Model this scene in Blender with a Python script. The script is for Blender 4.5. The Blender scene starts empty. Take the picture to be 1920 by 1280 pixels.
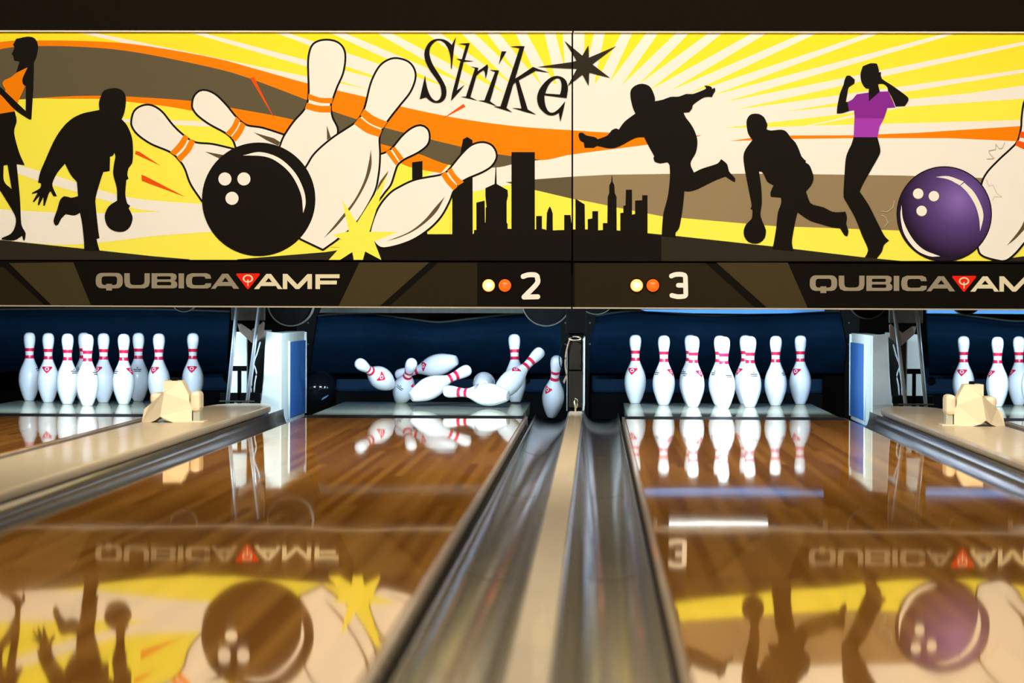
import bpy, bmesh, math, random
from mathutils import Vector, Matrix
from mathutils.geometry import tessellate_polygon, delaunay_2d_cdt
random.seed(7)
SC = bpy.context.scene
COL = SC.collection
PI = math.pi

# ------------------------------------------------------------------ camera
F, CX, CH, YAW, PIT, ROL = 5748.4, 0.0998, 0.5571, -0.0272, -0.0127, 0.0037
fw = Vector((math.sin(YAW)*math.cos(PIT), math.cos(YAW)*math.cos(PIT), math.sin(PIT)))
rt0 = Vector((math.cos(YAW), -math.sin(YAW), 0)); up0 = rt0.cross(fw)
rt = rt0*math.cos(ROL) + up0*math.sin(ROL); up = up0*math.cos(ROL) - rt0*math.sin(ROL)
cam = bpy.data.cameras.new('camera'); co = bpy.data.objects.new('camera', cam); COL.objects.link(co)
M = Matrix.Identity(4)
for i in range(3):
    M[i][0] = rt[i]; M[i][1] = up[i]; M[i][2] = -fw[i]
M[0][3], M[1][3], M[2][3] = CX, 0, CH
co.matrix_world = M
cam.sensor_width = 36; cam.lens = F/1920*36
cam.clip_end = 100
cam.dof.use_dof = True; cam.dof.focus_distance = 15.3; cam.dof.aperture_fstop = 4.5
SC.camera = co

def at(px, py, Y):
    """point on the plane y = Y seen at a pixel of the photograph"""
    d = fw + rt*((px-960)/F) + up*((640-py)/F)
    t = Y/d.y
    return Vector((CX + d.x*t, Y, CH + d.z*t))

# ------------------------------------------------------------------ materials
def lin(c):
    return tuple((x/255/12.92 if x/255 <= .04045 else ((x/255+.055)/1.055)**2.4) for x in c)
def mat(name, col, rough=.5, metal=0, spec=.5, noise=0, nscale=8, coat=0, emit=None, estr=0, bump=0, bscale=40, srgb=False, stretch=None):
    m = bpy.data.materials.new(name); m.use_nodes = True
    nt = m.node_tree; b = nt.nodes['Principled BSDF']
    c = lin(col) if srgb else col
    b.inputs['Base Color'].default_value = (*c, 1)
    b.inputs['Roughness'].default_value = rough
    b.inputs['Metallic'].default_value = metal
    b.inputs['Specular IOR Level'].default_value = spec
    if coat:
        b.inputs['Coat Weight'].default_value = coat; b.inputs['Coat Roughness'].default_value = .05
    if emit:
        b.inputs['Emission Color'].default_value = (*emit, 1); b.inputs['Emission Strength'].default_value = estr
    if noise or bump:
        tc = nt.nodes.new('ShaderNodeTexCoord'); src = tc.outputs['Object']
        if stretch:
            mp = nt.nodes.new('ShaderNodeMapping'); mp.inputs['Scale'].default_value = stretch
            nt.links.new(src, mp.inputs['Vector']); src = mp.outputs['Vector']
    if noise:
        n = nt.nodes.new('ShaderNodeTexNoise'); n.inputs['Scale'].default_value = nscale; n.inputs['Detail'].default_value = 5
        nt.links.new(src, n.inputs['Vector'])
        r = nt.nodes.new('ShaderNodeMapRange'); r.inputs[3].default_value = 1-noise; r.inputs[4].default_value = 1+noise*.5
        nt.links.new(n.outputs['Fac'], r.inputs['Value'])
        x = nt.nodes.new('ShaderNodeMix'); x.data_type = 'RGBA'; x.blend_type = 'MULTIPLY'; x.inputs['Factor'].default_value = 1
        x.inputs[6].default_value = (*c, 1); nt.links.new(r.outputs[0], x.inputs[7])
        nt.links.new(x.outputs[2], b.inputs['Base Color'])
    if bump:
        n2 = nt.nodes.new('ShaderNodeTexNoise'); n2.inputs['Scale'].default_value = bscale
        nt.links.new(src, n2.inputs['Vector'])
        bp = nt.nodes.new('ShaderNodeBump'); bp.inputs['Strength'].default_value = 1; bp.inputs['Distance'].default_value = bump
        nt.links.new(n2.outputs['Fac'], bp.inputs['Height']); nt.links.new(bp.outputs['Normal'], b.inputs['Normal'])
    return m

def wood_lane():
    m = bpy.data.materials.new('lane_wood'); m.use_nodes = True
    nt = m.node_tree; L = nt.links.new; N = nt.nodes.new; b = nt.nodes['Principled BSDF']
    tc = N('ShaderNodeTexCoord'); sp = N('ShaderNodeSeparateXYZ'); L(tc.outputs['Object'], sp.inputs[0])
    mu = N('ShaderNodeMath'); mu.operation = 'MULTIPLY'; mu.inputs[1].default_value = 1/.0273; L(sp.outputs['X'], mu.inputs[0])
    fl = N('ShaderNodeMath'); fl.operation = 'FLOOR'; L(mu.outputs[0], fl.inputs[0])
    wn0 = N('ShaderNodeTexWhiteNoise'); wn0.noise_dimensions = '1D'; L(fl.outputs[0], wn0.inputs['W'])
    ym = N('ShaderNodeMath'); ym.operation = 'MULTIPLY_ADD'; ym.inputs[1].default_value = .45; L(sp.outputs['Y'], ym.inputs[0])
    k = N('ShaderNodeMath'); k.operation = 'MULTIPLY'; k.inputs[1].default_value = 9; L(wn0.outputs['Value'], k.inputs[0]); L(k.outputs[0], ym.inputs[2])
    fy = N('ShaderNodeMath'); fy.operation = 'FLOOR'; L(ym.outputs[0], fy.inputs[0])
    cb = N('ShaderNodeCombineXYZ'); L(fl.outputs[0], cb.inputs[0]); L(fy.outputs[0], cb.inputs[1])
    wn = N('ShaderNodeTexWhiteNoise'); wn.noise_dimensions = '2D'; L(cb.outputs[0], wn.inputs['Vector'])
    mp = N('ShaderNodeMapping'); mp.inputs['Scale'].default_value = (60, 1.3, 1); L(tc.outputs['Object'], mp.inputs['Vector'])
    gr = N('ShaderNodeTexNoise'); gr.inputs['Scale'].default_value = 2.2; gr.inputs['Detail'].default_value = 6; L(mp.outputs[0], gr.inputs['Vector'])
    ad = N('ShaderNodeMath'); ad.operation = 'MULTIPLY_ADD'; ad.inputs[1].default_value = .75; L(wn.outputs['Value'], ad.inputs[0])
    g2 = N('ShaderNodeMath'); g2.operation = 'MULTIPLY'; g2.inputs[1].default_value = .22; L(gr.outputs['Fac'], g2.inputs[0]); L(g2.outputs[0], ad.inputs[2])
    cr = N('ShaderNodeValToRGB'); e = cr.color_ramp.elements
    e[0].position = .1; e[0].color = (.50, .185, .020, 1); e[1].position = .95; e[1].color = (.92, .42, .075, 1)
    L(ad.outputs[0], cr.inputs['Fac']); L(cr.outputs['Color'], b.inputs['Base Color'])
    gloss_lane(nt, b, tc)
    return m
def gloss_lane(nt, b, tc):
    """wood colour under a thick glossy finish: diffuse and mirror mixed by Fresnel"""
    N = nt.nodes.new; L = nt.links.new
    mp = N('ShaderNodeMapping'); mp.inputs['Scale'].default_value = (2.2, .8, 1); L(tc.outputs['Object'], mp.inputs['Vector'])
    n = N('ShaderNodeTexNoise'); n.inputs['Scale'].default_value = 1.4; n.inputs['Detail'].default_value = 1.5; L(mp.outputs[0], n.inputs['Vector'])
    bp = N('ShaderNodeBump'); bp.inputs['Strength'].default_value = 1; bp.inputs['Distance'].default_value = .0006
    L(n.outputs['Fac'], bp.inputs['Height'])
    df = N('ShaderNodeBsdfDiffuse'); gl = N('ShaderNodeBsdfGlossy'); mx = N('ShaderNodeMixShader'); fr = N('ShaderNodeFresnel')
    src = b.inputs['Base Color'].links[0].from_socket; L(src, df.inputs['Color'])
    gl.inputs['Color'].default_value = (1, .92, .76, 1); gl.inputs['Roughness'].default_value = .03
    fr.inputs['IOR'].default_value = 2.0
    for q in (gl, fr): L(bp.outputs['Normal'], q.inputs['Normal'])
    pw = N('ShaderNodeMath'); pw.operation = 'POWER'; pw.inputs[1].default_value = .62; L(fr.outputs[0], pw.inputs[0])
    mn = N('ShaderNodeMath'); mn.operation = 'MINIMUM'; mn.inputs[1].default_value = .67; L(pw.outputs[0], mn.inputs[0])
    L(mn.outputs[0], mx.inputs[0]); L(gl.outputs[0], mx.inputs[2])
    sh = N('ShaderNodeBsdfGlossy'); sh.inputs['Roughness'].default_value = .42; L(src, sh.inputs['Color']); m2 = N('ShaderNodeMixShader'); m2.inputs[0].default_value = .5
    L(df.outputs[0], m2.inputs[1]); L(sh.outputs[0], m2.inputs[2]); L(m2.outputs[0], mx.inputs[1])
    L(mx.outputs[0], nt.nodes['Material Output'].inputs['Surface'])
def deck_mat():
    m = mat('deck_laminate', (.42, .43, .34), noise=.18, nscale=5, stretch=(14, .8, 1))
    nt = m.node_tree; tc = nt.nodes.new('ShaderNodeTexCoord'); gloss_lane(nt, nt.nodes['Principled BSDF'], tc)
    return m

MT = dict(
 wood=wood_lane(), deck=deck_mat(),
 deckline=mat('deck_transition', (.010, .007, .005), .5, spec=.15, noise=.3),
 rail=mat('rail_wood', (.44, .33, .22), .35, noise=.4, nscale=6, stretch=(8, 1, 8), coat=.4),
 slot=mat('slot_black', (.008, .007, .006), .6, noise=.3),
 gutter=mat('gutter_plastic', (.165, .145, .11), .15, spec=.4, noise=.3, nscale=3, stretch=(6, 1, 6), coat=.15, bump=.0001, bscale=3),
 cap=mat('cap_laminate', (.62, .52, .375), .38, noise=.16, nscale=4, stretch=(6, 1, 1), coat=.15),
 capedge=mat('cap_edge', (.36, .30, .22), .35, noise=.2),
 box=mat('box_cream_plastic', (.92, .80, .60), .42, noise=.05, nscale=12),
 black=mat('black_rubber', (.004, .004, .0038), .6, spec=.05, noise=.4, nscale=20),
 frame=mat('machine_black', (.003, .003, .0028), .6, spec=.04, noise=.5, nscale=14),
 brown=mat('machine_brown', (.022, .015, .009), .5, spec=.15, noise=.4, nscale=14),
 steel=mat('rod_steel', (.48, .55, .60), .35, metal=.25, noise=.25, nscale=30),
 pin=mat('pin_white', (.86, .86, .88), .28, noise=.05, nscale=25, coat=.35),
 red=mat('pin_red', (.75, .008, .055), .3, coat=.3, noise=.05),
 pinblack=mat('pin_black_ink', (.01, .012, .02), .4, noise=.1),
 ball=mat('ball_black', (.006, .007, .010), .08, coat=1, noise=.2),
 ballmark=mat('ball_mark_pale_blue', (.35, .5, .75), .3, noise=.4, nscale=60),
 curtain=mat('curtain_navy', (.0026, .017, .040), .8, spec=.08, noise=.35, nscale=10, bump=.004, bscale=25),
 seam=mat('curtain_hem', (.05, .055, .045), .7, spec=.1, noise=.2),
 cushion=mat('cushion_navy', (.007, .032, .072), .7, spec=.15, noise=.4, nscale=8),
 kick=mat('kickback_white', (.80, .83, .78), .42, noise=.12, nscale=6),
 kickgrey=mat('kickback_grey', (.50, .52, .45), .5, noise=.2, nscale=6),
 blue=mat('kickback_blue', (.035, .13, .36), .4, noise=.25, nscale=7),
 wallblue=mat('rear_wall_blue', (.10, .33, .70), .7, noise=.1),
 canvas=mat('canvas_beige', (.17, .12, .09), .7, noise=.25, nscale=30),
 tan=mat('strap_tan', (.30, .18, .10), .6, noise=.2, nscale=40),
 brass=mat('hook_brass', (.75, .62, .38), .3, metal=.6, noise=.2, nscale=50),
 grease=mat('rim_grey', (.06, .06, .045), .5, spec=.2, noise=.4, nscale=30),
 white=mat('cable_white', (.7, .75, .8), .4, noise=.1),
 soffit=mat('soffit_dark', (.010, .008, .005), .8, spec=.03, noise=.3, nscale=60),
 room=mat('room_dark_paint', (.03, .027, .025), .8, noise=.2, nscale=3),
 floor=mat('pit_floor', (.012, .013, .015), .8, noise=.4, nscale=10),
 trim=mat('trim_aluminium', (.75, .70, .60), .3, metal=.7, noise=.15, nscale=20),
)
MT['lampwhite'] = mat('tube_glow', (.9, .95, 1), .4, emit=(.80, .90, 1), estr=5)
MT['led_red'] = mat('lens_orange', (.9, .10, .01), .3, emit=(1, .085, .004), estr=1.15)
def lit_lens():
    m = mat('lens_lit', (.9, .4, .1), .3); nt = m.node_tree; b = nt.nodes['Principled BSDF']
    tc = nt.nodes.new('ShaderNodeTexCoord'); ln = nt.nodes.new('ShaderNodeVectorMath'); ln.operation = 'LENGTH'
    nt.links.new(tc.outputs['Object'], ln.inputs[0])
    mr = nt.nodes.new('ShaderNodeMapRange'); mr.inputs[2].default_value = .029; nt.links.new(ln.outputs['Value'], mr.inputs['Value'])
    cr = nt.nodes.new('ShaderNodeValToRGB'); e = cr.color_ramp.elements
    e[0].color = (1, .95, .8, 1); e[0].position = .2; e[1].color = (1, .16, .01, 1); e[1].position = 1
    e2 = cr.color_ramp.elements.new(.7); e2.color = (1, .62, .25, 1)
    nt.links.new(mr.outputs[0], cr.inputs['Fac']); nt.links.new(cr.outputs['Color'], b.inputs['Emission Color'])
    b.inputs['Emission Strength'].default_value = 2.6
    return m
MT['led_lit'] = lit_lens()

# print colours
INK = {}
def ink(name, rgb, rough=.45):
    INK[name] = mat('print_' + name, rgb, rough, spec=.04, noise=.025, nscale=14)
ink('cream', (.86, .86, .84)); ink('orange', (.88, .235, .001)); ink('redorange', (.78, .09, .005))
ink('grey', (.115, .098, .058)); ink('greylight', (.28, .215, .125)); ink('black', (.0075, .0062, .0045)); ink('hill', (.025, .022, .015))
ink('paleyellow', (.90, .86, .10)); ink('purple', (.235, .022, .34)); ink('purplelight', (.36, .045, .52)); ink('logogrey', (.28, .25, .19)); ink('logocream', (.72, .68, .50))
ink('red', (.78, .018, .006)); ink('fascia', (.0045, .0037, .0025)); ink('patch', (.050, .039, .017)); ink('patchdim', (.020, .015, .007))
ink('accent', (.11, .08, .04)); ink('pencil', (.55, .50, .42)); ink('bandred', (.85, .10, .006))
def grad_yellow():
    m = mat('print_yellow', (.9, .85, .1), .45, spec=.04); nt = m.node_tree; b = nt.nodes['Principled BSDF']
    tc = nt.nodes.new('ShaderNodeTexCoord'); sp = nt.nodes.new('ShaderNodeSeparateXYZ'); nt.links.new(tc.outputs['Object'], sp.inputs[0])
    mr = nt.nodes.new('ShaderNodeMapRange'); mr.inputs[1].default_value = .76; mr.inputs[2].default_value = 1.85
    nt.links.new(sp.outputs['Z'], mr.inputs['Value'])
    cr = nt.nodes.new('ShaderNodeValToRGB'); e = cr.color_ramp.elements
    e[0].color = (.90, .86, .105, 1); e[1].color = (.90, .80, .030, 1); e[1].position = .97
    k = cr.color_ramp.elements.new(.7); k.color = (.90, .865, .075, 1)
    nt.links.new(mr.outputs[0], cr.inputs['Fac']); nt.links.new(cr.outputs['Color'], b.inputs['Base Color'])
    return m
INK['yellow'] = grad_yellow()
def ball_purple(c):
    m = mat('print_ball_purple', (.1, .06, .2), .45, spec=.04); nt = m.node_tree; b = nt.nodes['Principled BSDF']
    tc = nt.nodes.new('ShaderNodeTexCoord'); vs = nt.nodes.new('ShaderNodeVectorMath'); vs.operation = 'SUBTRACT'
    vs.inputs[1].default_value = c; nt.links.new(tc.outputs['Object'], vs.inputs[0])
    ln = nt.nodes.new('ShaderNodeVectorMath'); ln.operation = 'LENGTH'; nt.links.new(vs.outputs[0], ln.inputs[0])
    mr = nt.nodes.new('ShaderNodeMapRange'); mr.inputs[2].default_value = .27; nt.links.new(ln.outputs['Value'], mr.inputs['Value'])
    cr = nt.nodes.new('ShaderNodeValToRGB'); e = cr.color_ramp.elements
    e[0].color = (.24, .15, .55, 1); e[1].color = (.018, .008, .03, 1)
    k = cr.color_ramp.elements.new(.45); k.color = (.10, .055, .24, 1)
    nt.links.new(mr.outputs[0], cr.inputs['Fac']); nt.links.new(cr.outputs['Color'], b.inputs['Base Color'])
    return m

# ------------------------------------------------------------------ object helpers
def obj(name, bm, m, parent=None, smooth=False, loc=None, bevel=0, solid=0):
    me = bpy.data.meshes.new(name)
    bmesh.ops.recalc_face_normals(bm, faces=bm.faces)
    bm.to_mesh(me); bm.free()
    if smooth:
        for p in me.polygons: p.use_smooth = True
    o = bpy.data.objects.new(name, me); COL.objects.link(o)
    for x in (m if isinstance(m, (list, tuple)) else [m]): me.materials.append(x)
    if parent: o.parent = parent
    if loc: o.location = loc
    if solid:
        s = o.modifiers.new('s', 'SOLIDIFY'); s.thickness = solid; s.offset = 0
    if bevel:
        b = o.modifiers.new('b', 'BEVEL'); b.width = bevel; b.segments = 2; b.limit_method = 'ANGLE'
    return o
def thing(name, label, cat, loc=(0, 0, 0), group=None):
    o = bpy.data.objects.new(name, None); COL.objects.link(o); o.location = loc; o.empty_display_size = .05
    o['label'] = label; o['category'] = cat
    if group: o['group'] = group
    return o
def tag(o, label, cat, group=None):
    o['label'] = label; o['category'] = cat
    if group: o['group'] = group
    return o
def struct(name, bm, m, **k):
    o = obj(name, bm, m, **k); o['kind'] = 'structure'; return o
def dup(root, loc=None):
    r = root.copy(); COL.objects.link(r)
    if loc is not None: r.location = loc
    for ch in list(root.children):
        c = ch.copy(); COL.objects.link(c); c.parent = r
        for g in list(ch.children):
            d = g.copy(); COL.objects.link(d); d.parent = c
    return r
def box(bm, x0, x1, y0, y1, z0, z1):
    v = [bm.verts.new(p) for p in ((x0,y0,z0),(x1,y0,z0),(x1,y1,z0),(x0,y1,z0),(x0,y0,z1),(x1,y0,z1),(x1,y1,z1),(x0,y1,z1))]
    for f in ((0,3,2,1),(4,5,6,7),(0,1,5,4),(1,2,6,5),(2,3,7,6),(3,0,4,7)): bm.faces.new([v[i] for i in f])
def nb(*a):
    bm = bmesh.new()
    if a: box(bm, *a)
    return bm
def tube(bm, pts, r, n=10, closed=False, r2=None):
    pts = [Vector(p) for p in pts]; rings = []
    for i, p in enumerate(pts):
        a = pts[i-1] if i or closed else p; b = pts[(i+1) % len(pts)] if i < len(pts)-1 or closed else p
        t = (b-a).normalized(); s = t.cross(Vector((0,0,1)));
        if s.length < .05: s = t.cross(Vector((1,0,0)))
        s.normalize(); u = s.cross(t)
        rr = r if r2 is None else r+(r2-r)*i/(len(pts)-1)
        rings.append([bm.verts.new(p + (s*math.cos(2*PI*k/n) + u*math.sin(2*PI*k/n))*rr) for k in range(n)])
    m = len(rings)
    for i in range(m if closed else m-1):
        A, B = rings[i], rings[(i+1) % m]
        for k in range(n): bm.faces.new((A[k], A[(k+1)%n], B[(k+1)%n], B[k]))
    if not closed: bm.faces.new(rings[0][::-1]); bm.faces.new(rings[-1])
def lathe(bm, prof, n=40, z=True):
    rings = []
    for r, h in prof:
        if r < 1e-6: rings.append([bm.verts.new((0, 0, h))])
        else: rings.append([bm.verts.new((r*math.cos(2*PI*k/n), r*math.sin(2*PI*k/n), h)) for k in range(n)])
    for A, B in zip(rings, rings[1:]):
        for k in range(n):
            a, b, c, d = A[k%len(A)], A[(k+1)%len(A)], B[(k+1)%len(B)], B[k%len(B)]
            f = [];
            for q in (a, b, c, d):
                if q not in f: f.append(q)
            if len(f) > 2: bm.faces.new(f)
def prism(bm, poly, y0, y1):
    """polygon of (x, z) pushed from y0 to y1"""
    A = [bm.verts.new((x, y0, z)) for x, z in poly]; B = [bm.verts.new((x, y1, z)) for x, z in poly]
    n = len(poly)
    bm.faces.new(A); bm.faces.new(B[::-1])
    for i in range(n): bm.faces.new((A[i], B[i], B[(i+1)%n], A[(i+1)%n]))

# ------------------------------------------------------------------ flat print: traced outlines laid on the real board plane
def crom(pts, closed=True, step=5, ang=50):
    """smooth an outline, keep its sharp corners"""
    n = len(pts); P = [Vector((p[0], p[1])) for p in pts]; out = []
    def sharp(i):
        if not closed and i in (0, n-1): return True
        a = P[i]-P[i-1]; b = P[(i+1)%n]-P[i]
        if a.length < 1e-6 or b.length < 1e-6: return True
        return a.angle(b) > math.radians(ang)
    S = [sharp(i) for i in range(n)]
    for i in range(n if closed else n-1):
        p1, p2 = P[i], P[(i+1)%n]
        m1 = (p2-p1) if S[i] else (p2-P[i-1])*.5
        m2 = (p2-p1) if S[(i+1)%n] else (P[(i+2)%n]-p1)*.5
        L = (p2-p1).length
        m1 = m1 if m1.length < 1.3*L else m1*(1.3*L/m1.length)
        m2 = m2 if m2.length < 1.3*L else m2*(1.3*L/m2.length)
        k = 1 if (S[i] and S[(i+1)%n]) else max(2, min(8, int(L/step)))
        for j in range(k):
            t = j/k; t2, t3 = t*t, t*t*t
            out.append(p1*(2*t3-3*t2+1) + m1*(t3-2*t2+t) + p2*(-2*t3+3*t2) + m2*(t3-t2))
    if not closed: out.append(P[-1])
    return [(v.x, v.y) for v in out]
def circ(cx, cy, r, n=40, ry=None):
    return [(cx+r*math.cos(2*PI*k/n), cy+(ry or r)*math.sin(2*PI*k/n)) for k in range(n)]
def rrect(x0, y0, x1, y1, r, n=5):
    o = []
    for cx, cy, a in ((x1-r,y1-r,0),(x0+r,y1-r,90),(x0+r,y0+r,180),(x1-r,y0+r,270)):
        for k in range(n+1):
            t = math.radians(a+90*k/n); o.append((cx+r*math.cos(t), cy+r*math.sin(t)))
    return o
def ribbon(pts, w, closed=False, cap=False):
    """list of convex quads following a line"""
    q = []; n = len(pts)
    for i in range(n if closed else n-1):
        a = Vector(pts[i]); b = Vector(pts[(i+1)%n]); d = b-a
        if d.length < 1e-6: continue
        t = d.normalized()*(w*.12); s = Vector((-d.y, d.x)).normalized()*(w/2)
        a2, b2 = (a, b) if cap else (a-t, b+t)
        q.append([tuple(a2+s), tuple(b2+s), tuple(b2-s), tuple(a2-s)])
    if cap:
        for p in pts: q.append(circ(p[0], p[1], w/2, 16))
    return q
def winding(x, y, lp):
    n = 0
    for (xa, ya), (xb, yb) in zip(lp, lp[1:]+lp[:1]):
        if (ya > y) != (yb > y) and x < xa+(y-ya)*(xb-xa)/(yb-ya): n += 1 if yb > ya else -1
    return n
def inside(x, y, loops):
    return winding(x, y, loops[0]) != 0 and not any(winding(x, y, h) for h in loops[1:])
def stroke(pts, w):
    """outline of a line with round ends"""
    P = [Vector(p) for p in pts]; n = len(P); L = []; R = []
    for i in range(n):
        a = (P[i]-P[max(0, i-1)]); b = (P[min(n-1, i+1)]-P[i])
        d = (a.normalized() if a.length > 1e-6 else Vector((0,0))) + (b.normalized() if b.length > 1e-6 else Vector((0,0)))
        d.normalize(); s = Vector((-d.y, d.x))*(w/2); L.append(P[i]+s); R.append(P[i]-s)
    def capr(c, d):
        t0 = math.atan2(d.y, d.x); return [c+Vector((math.cos(t0+PI/2-PI*k/10), math.sin(t0+PI/2-PI*k/10)))*(w/2) for k in range(1, 10)]
    out = L + capr(P[-1], P[-1]-P[-2]) + R[::-1] + capr(P[0], P[0]-P[1])
    return [(v.x, v.y) for v in out]
class Print:
    """collects coloured flat shapes given in pixels of one photograph zoom; each new shape lies a hair in front of the last"""
    def __init__(s, Y, dy=.00025): s.Y = Y; s.L = []; s.dy = dy; s.v = (0, 0, 1)
    def view(s, x, y, k): s.v = (x, y, k)
    def px(s, pts): x, y, k = s.v; return [(x+p[0]*k, y+p[1]*k) for p in pts]
    def poly(s, c, pts, smooth=True, holes=()):
        p = s.px(pts); p = crom(p) if smooth else p
        s.L.append((c, [[p] + [crom(s.px(h)) for h in holes]]))
    def line(s, c, pts, w, closed=False, smooth=True, cap=False):
        p = s.px(pts); p = crom(p, closed) if smooth else p
        s.L.append((c, [[q] for q in ribbon(p, w, closed, cap)]))
    def multi(s, c, polys):
        s.L.append((c, [[s.px(p)] for p in polys]))
    def outlined(s, c, pts, w=3.7):
        p = crom(s.px(pts)); s.L.append((c, [[p]])); s.L.append(('black', [[q] for q in ribbon(p, w, True)]))
    def build(s, name, parent, rect, place=at, off=(0, 0)):
        x0, y0, x1, y1 = rect; bm = bmesh.new(); names = []
        for li, (c, groups) in enumerate(s.L):
            if c not in names: names.append(c)
            mi = names.index(c)
            for gi, loops in enumerate(groups):
                Y = s.Y - .0006 - s.dy*(li + .09*(gi % 10))
                flat = []; ed = []
                for lp in loops:
                    k0 = len(flat); flat += [Vector((q[0], q[1])) for q in lp]; ed += [(k0+i, k0+(i+1) % len(lp)) for i in range(len(lp))]
                ov, _, of = delaunay_2d_cdt(flat, ed, [], 0, 1e-4)[:3]
                for t in of:
                    P = [(ov[i].x, ov[i].y) for i in t]
                    if not inside(sum(p[0] for p in P)/3, sum(p[1] for p in P)/3, loops): continue
                    for ax, sg, lim in ((0, 1, x0), (0, -1, -x1), (1, 1, y0), (1, -1, -y1)):
                        R = []
                        for i in range(len(P)):
                            a, b = P[i-1], P[i]; da, db = sg*a[ax]-lim, sg*b[ax]-lim
                            if (da >= 0) != (db >= 0):
                                u = da/(da-db); R.append((a[0]+(b[0]-a[0])*u, a[1]+(b[1]-a[1])*u))
                            if db >= 0: R.append(b)
                        P = R
                        if not P: break
                    if len(P) < 3: continue
                    W = []
                    for q in P:
                        w = place(q[0], q[1], s.Y); w = Vector((w.x+off[0], Y, w.z+off[1]))
                        if not W or (w-W[-1]).length > 1e-6: W.append(w)
                    if len(W) > 2 and (W[0]-W[-1]).length < 1e-6: W.pop()
                    if len(W) < 3: continue
                    nrm = (W[1]-W[0]).cross(W[2]-W[0])
                    if nrm.y > 0: W.reverse()
                    try:
                        f = bm.faces.new([bm.verts.new(w) for w in W]); f.material_index = mi
                    except ValueError: pass
        me = bpy.data.meshes.new(name); bm.to_mesh(me); bm.free()
        o = bpy.data.objects.new(name, me); COL.objects.link(o); o.parent = parent
        for c in names: me.materials.append(INK[c])
        return o

YM = 14.69                      # plane of the graphic boards
ZT, ZS, ZB = 1.848, .757, .532    # top of graphics, seam, lower edge of the fascia
XS = -.0135                     # seam between the two boards
A = (0, 40, .3594); B = (230, 40, .3594); C = (550, 40, .3594); D = (780, 40, .359375)
E_ = (1060, 80, .3281); F_ = (1360, 80, .3282); G = (1620, 40, .3593); H = (780, 60, .1172); I_ = (920, 60, .1484)
INK['ballpurple'] = ball_purple(tuple(at(1797, 375, YM)))

P = Print(YM, .00007)
# ground colours of the print
P.poly('yellow', [(-700, 40), (2700, 40), (2700, 520), (-700, 520)], False)
# sun rays around the star
CXs, CYs = 1080, 260
far = [(-150,61),(160,61),(374,63),(532,63),(640,65),(722,63),(812,62),(877,62),(924,62),(977,62),(1031,62),(1065,62),(1086,62),(1124,62),(1175,62),(1223,62),(1280,62),(1342,62),(1425,62),(1520,62),(1640,62),(1775,65),(1920,81),(1920,133),(2100,150),
       (550,112),(649,118),(636,146),(632,172),(230,226),(1920,228)]
quads = []
for fx, fy in far:
    d = Vector((fx-CXs, fy-CYs)); L = d.length; d.normalize(); s = Vector((-d.y, d.x))
    def wd(r): return max(5.5, 25-.031*r)
    a = Vector((CXs, CYs)) + d*40; b = Vector((CXs, CYs)) + d*(L+40)
    w0, w1 = wd(40)/2, wd(L)/2
    quads.append([tuple(a+s*w0), tuple(b+s*w1), tuple(b-s*w1), tuple(a-s*w0)])
P.view(0, 0, 1); P.multi('cream', quads)
P.poly('cream', [(985,212),(1000,178),(1030,160),(1080,152),(1130,158),(1165,178),(1185,215),(1200,290),(960,290)])
P.poly('cream', [(1180,180),(1230,195),(1290,215),(1330,240),(1460,246),(1560,225),(1600,215),(1640,203),(1700,192),(1920,160),(1920,185),(1700,200),(1610,218),(1508,238),(1600,242),(1920,226),(1920,262),(1200,262),(1080,262)], False)
P.poly('cream', [(700,185),(800,190),(900,205),(985,205),(1010,290),(850,235),(780,205)], False)
P.view(*D)
P.poly('cream', [(60,800),(185,752),(400,764),(500,746),(655,690),(815,660),(1200,610),(1700,560),(2400,560),(2400,830),(1280,797),(815,812),(620,826),(470,838),(500,850),(310,886),(180,905)], False)
# left swooshes
P.view(*A)
P.poly('orange', [(-1200,330),(-500,190),(0,108),(200,100),(500,105),(740,125),(1113,190),(1340,250),(1610,325),(1930,400),(2100,446),(2400,507),(2700,548),(2985,568),(3180,580),(3660,597),(3400,640),(2980,695),(2820,724),(2570,705),(2230,650),(1800,540),(1300,370),(1113,280),(700,200),(300,170),(-1200,460)])
P.poly('orange', [(150,400),(350,370),(530,370),(650,375),(1000,395),(1200,425),(1540,490),(1990,610),(2180,660),(2353,730),(2300,792),(2130,757),(1985,690),(1480,590),(1000,466),(660,418),(530,405),(300,403)])
P.poly('grey', [(-1200,420),(0,146),(130,131),(400,132),(700,160),(1113,243),(1300,297),(1605,412),(1740,470),(2010,555),(2410,655),(2580,690),(2820,722),(2690,742),(2580,762),(2353,750),(2180,690),(1990,640),(1540,515),(1200,450),(1000,415),(650,391),(530,388),(350,391),(100,408),(0,425),(-1200,520)])
P.poly('cream', [(85,745),(330,818),(530,882),(720,925),(1060,952),(1400,960),(1300,1080),(1060,1100),(800,1120),(530,1152),(300,1165),(0,1140),(-300,1120),(-300,960),(0,980),(250,995),(530,1000),(840,994),(700,975),(400,890),(210,835),(85,790)])
P.view(0, 0, 1)
P.poly('cream', [(1220,262),(1450,259),(1920,250),(2700,235),(2700,352),(1920,336),(1650,330),(1450,326),(1250,326)], False)
P.poly('orange', [(1150,270),(1150,247),(1250,252),(1314,254),(1250,265)], False)
P.poly('orange', [(1368,264.5),(1405,259),(1485,254),(1600,253.5),(1720,249),(1911,236.5),(2700,192),(2700,322),(1905,264.5),(1780,259),(1600,259),(1485,260.5)], False)
P.poly('grey', [(948,341.5),(1000,336.5),(1073,331),(1140,327.5),(1240,326.5),(1073,372.5),(1003,356),(980,350)], False)
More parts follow.
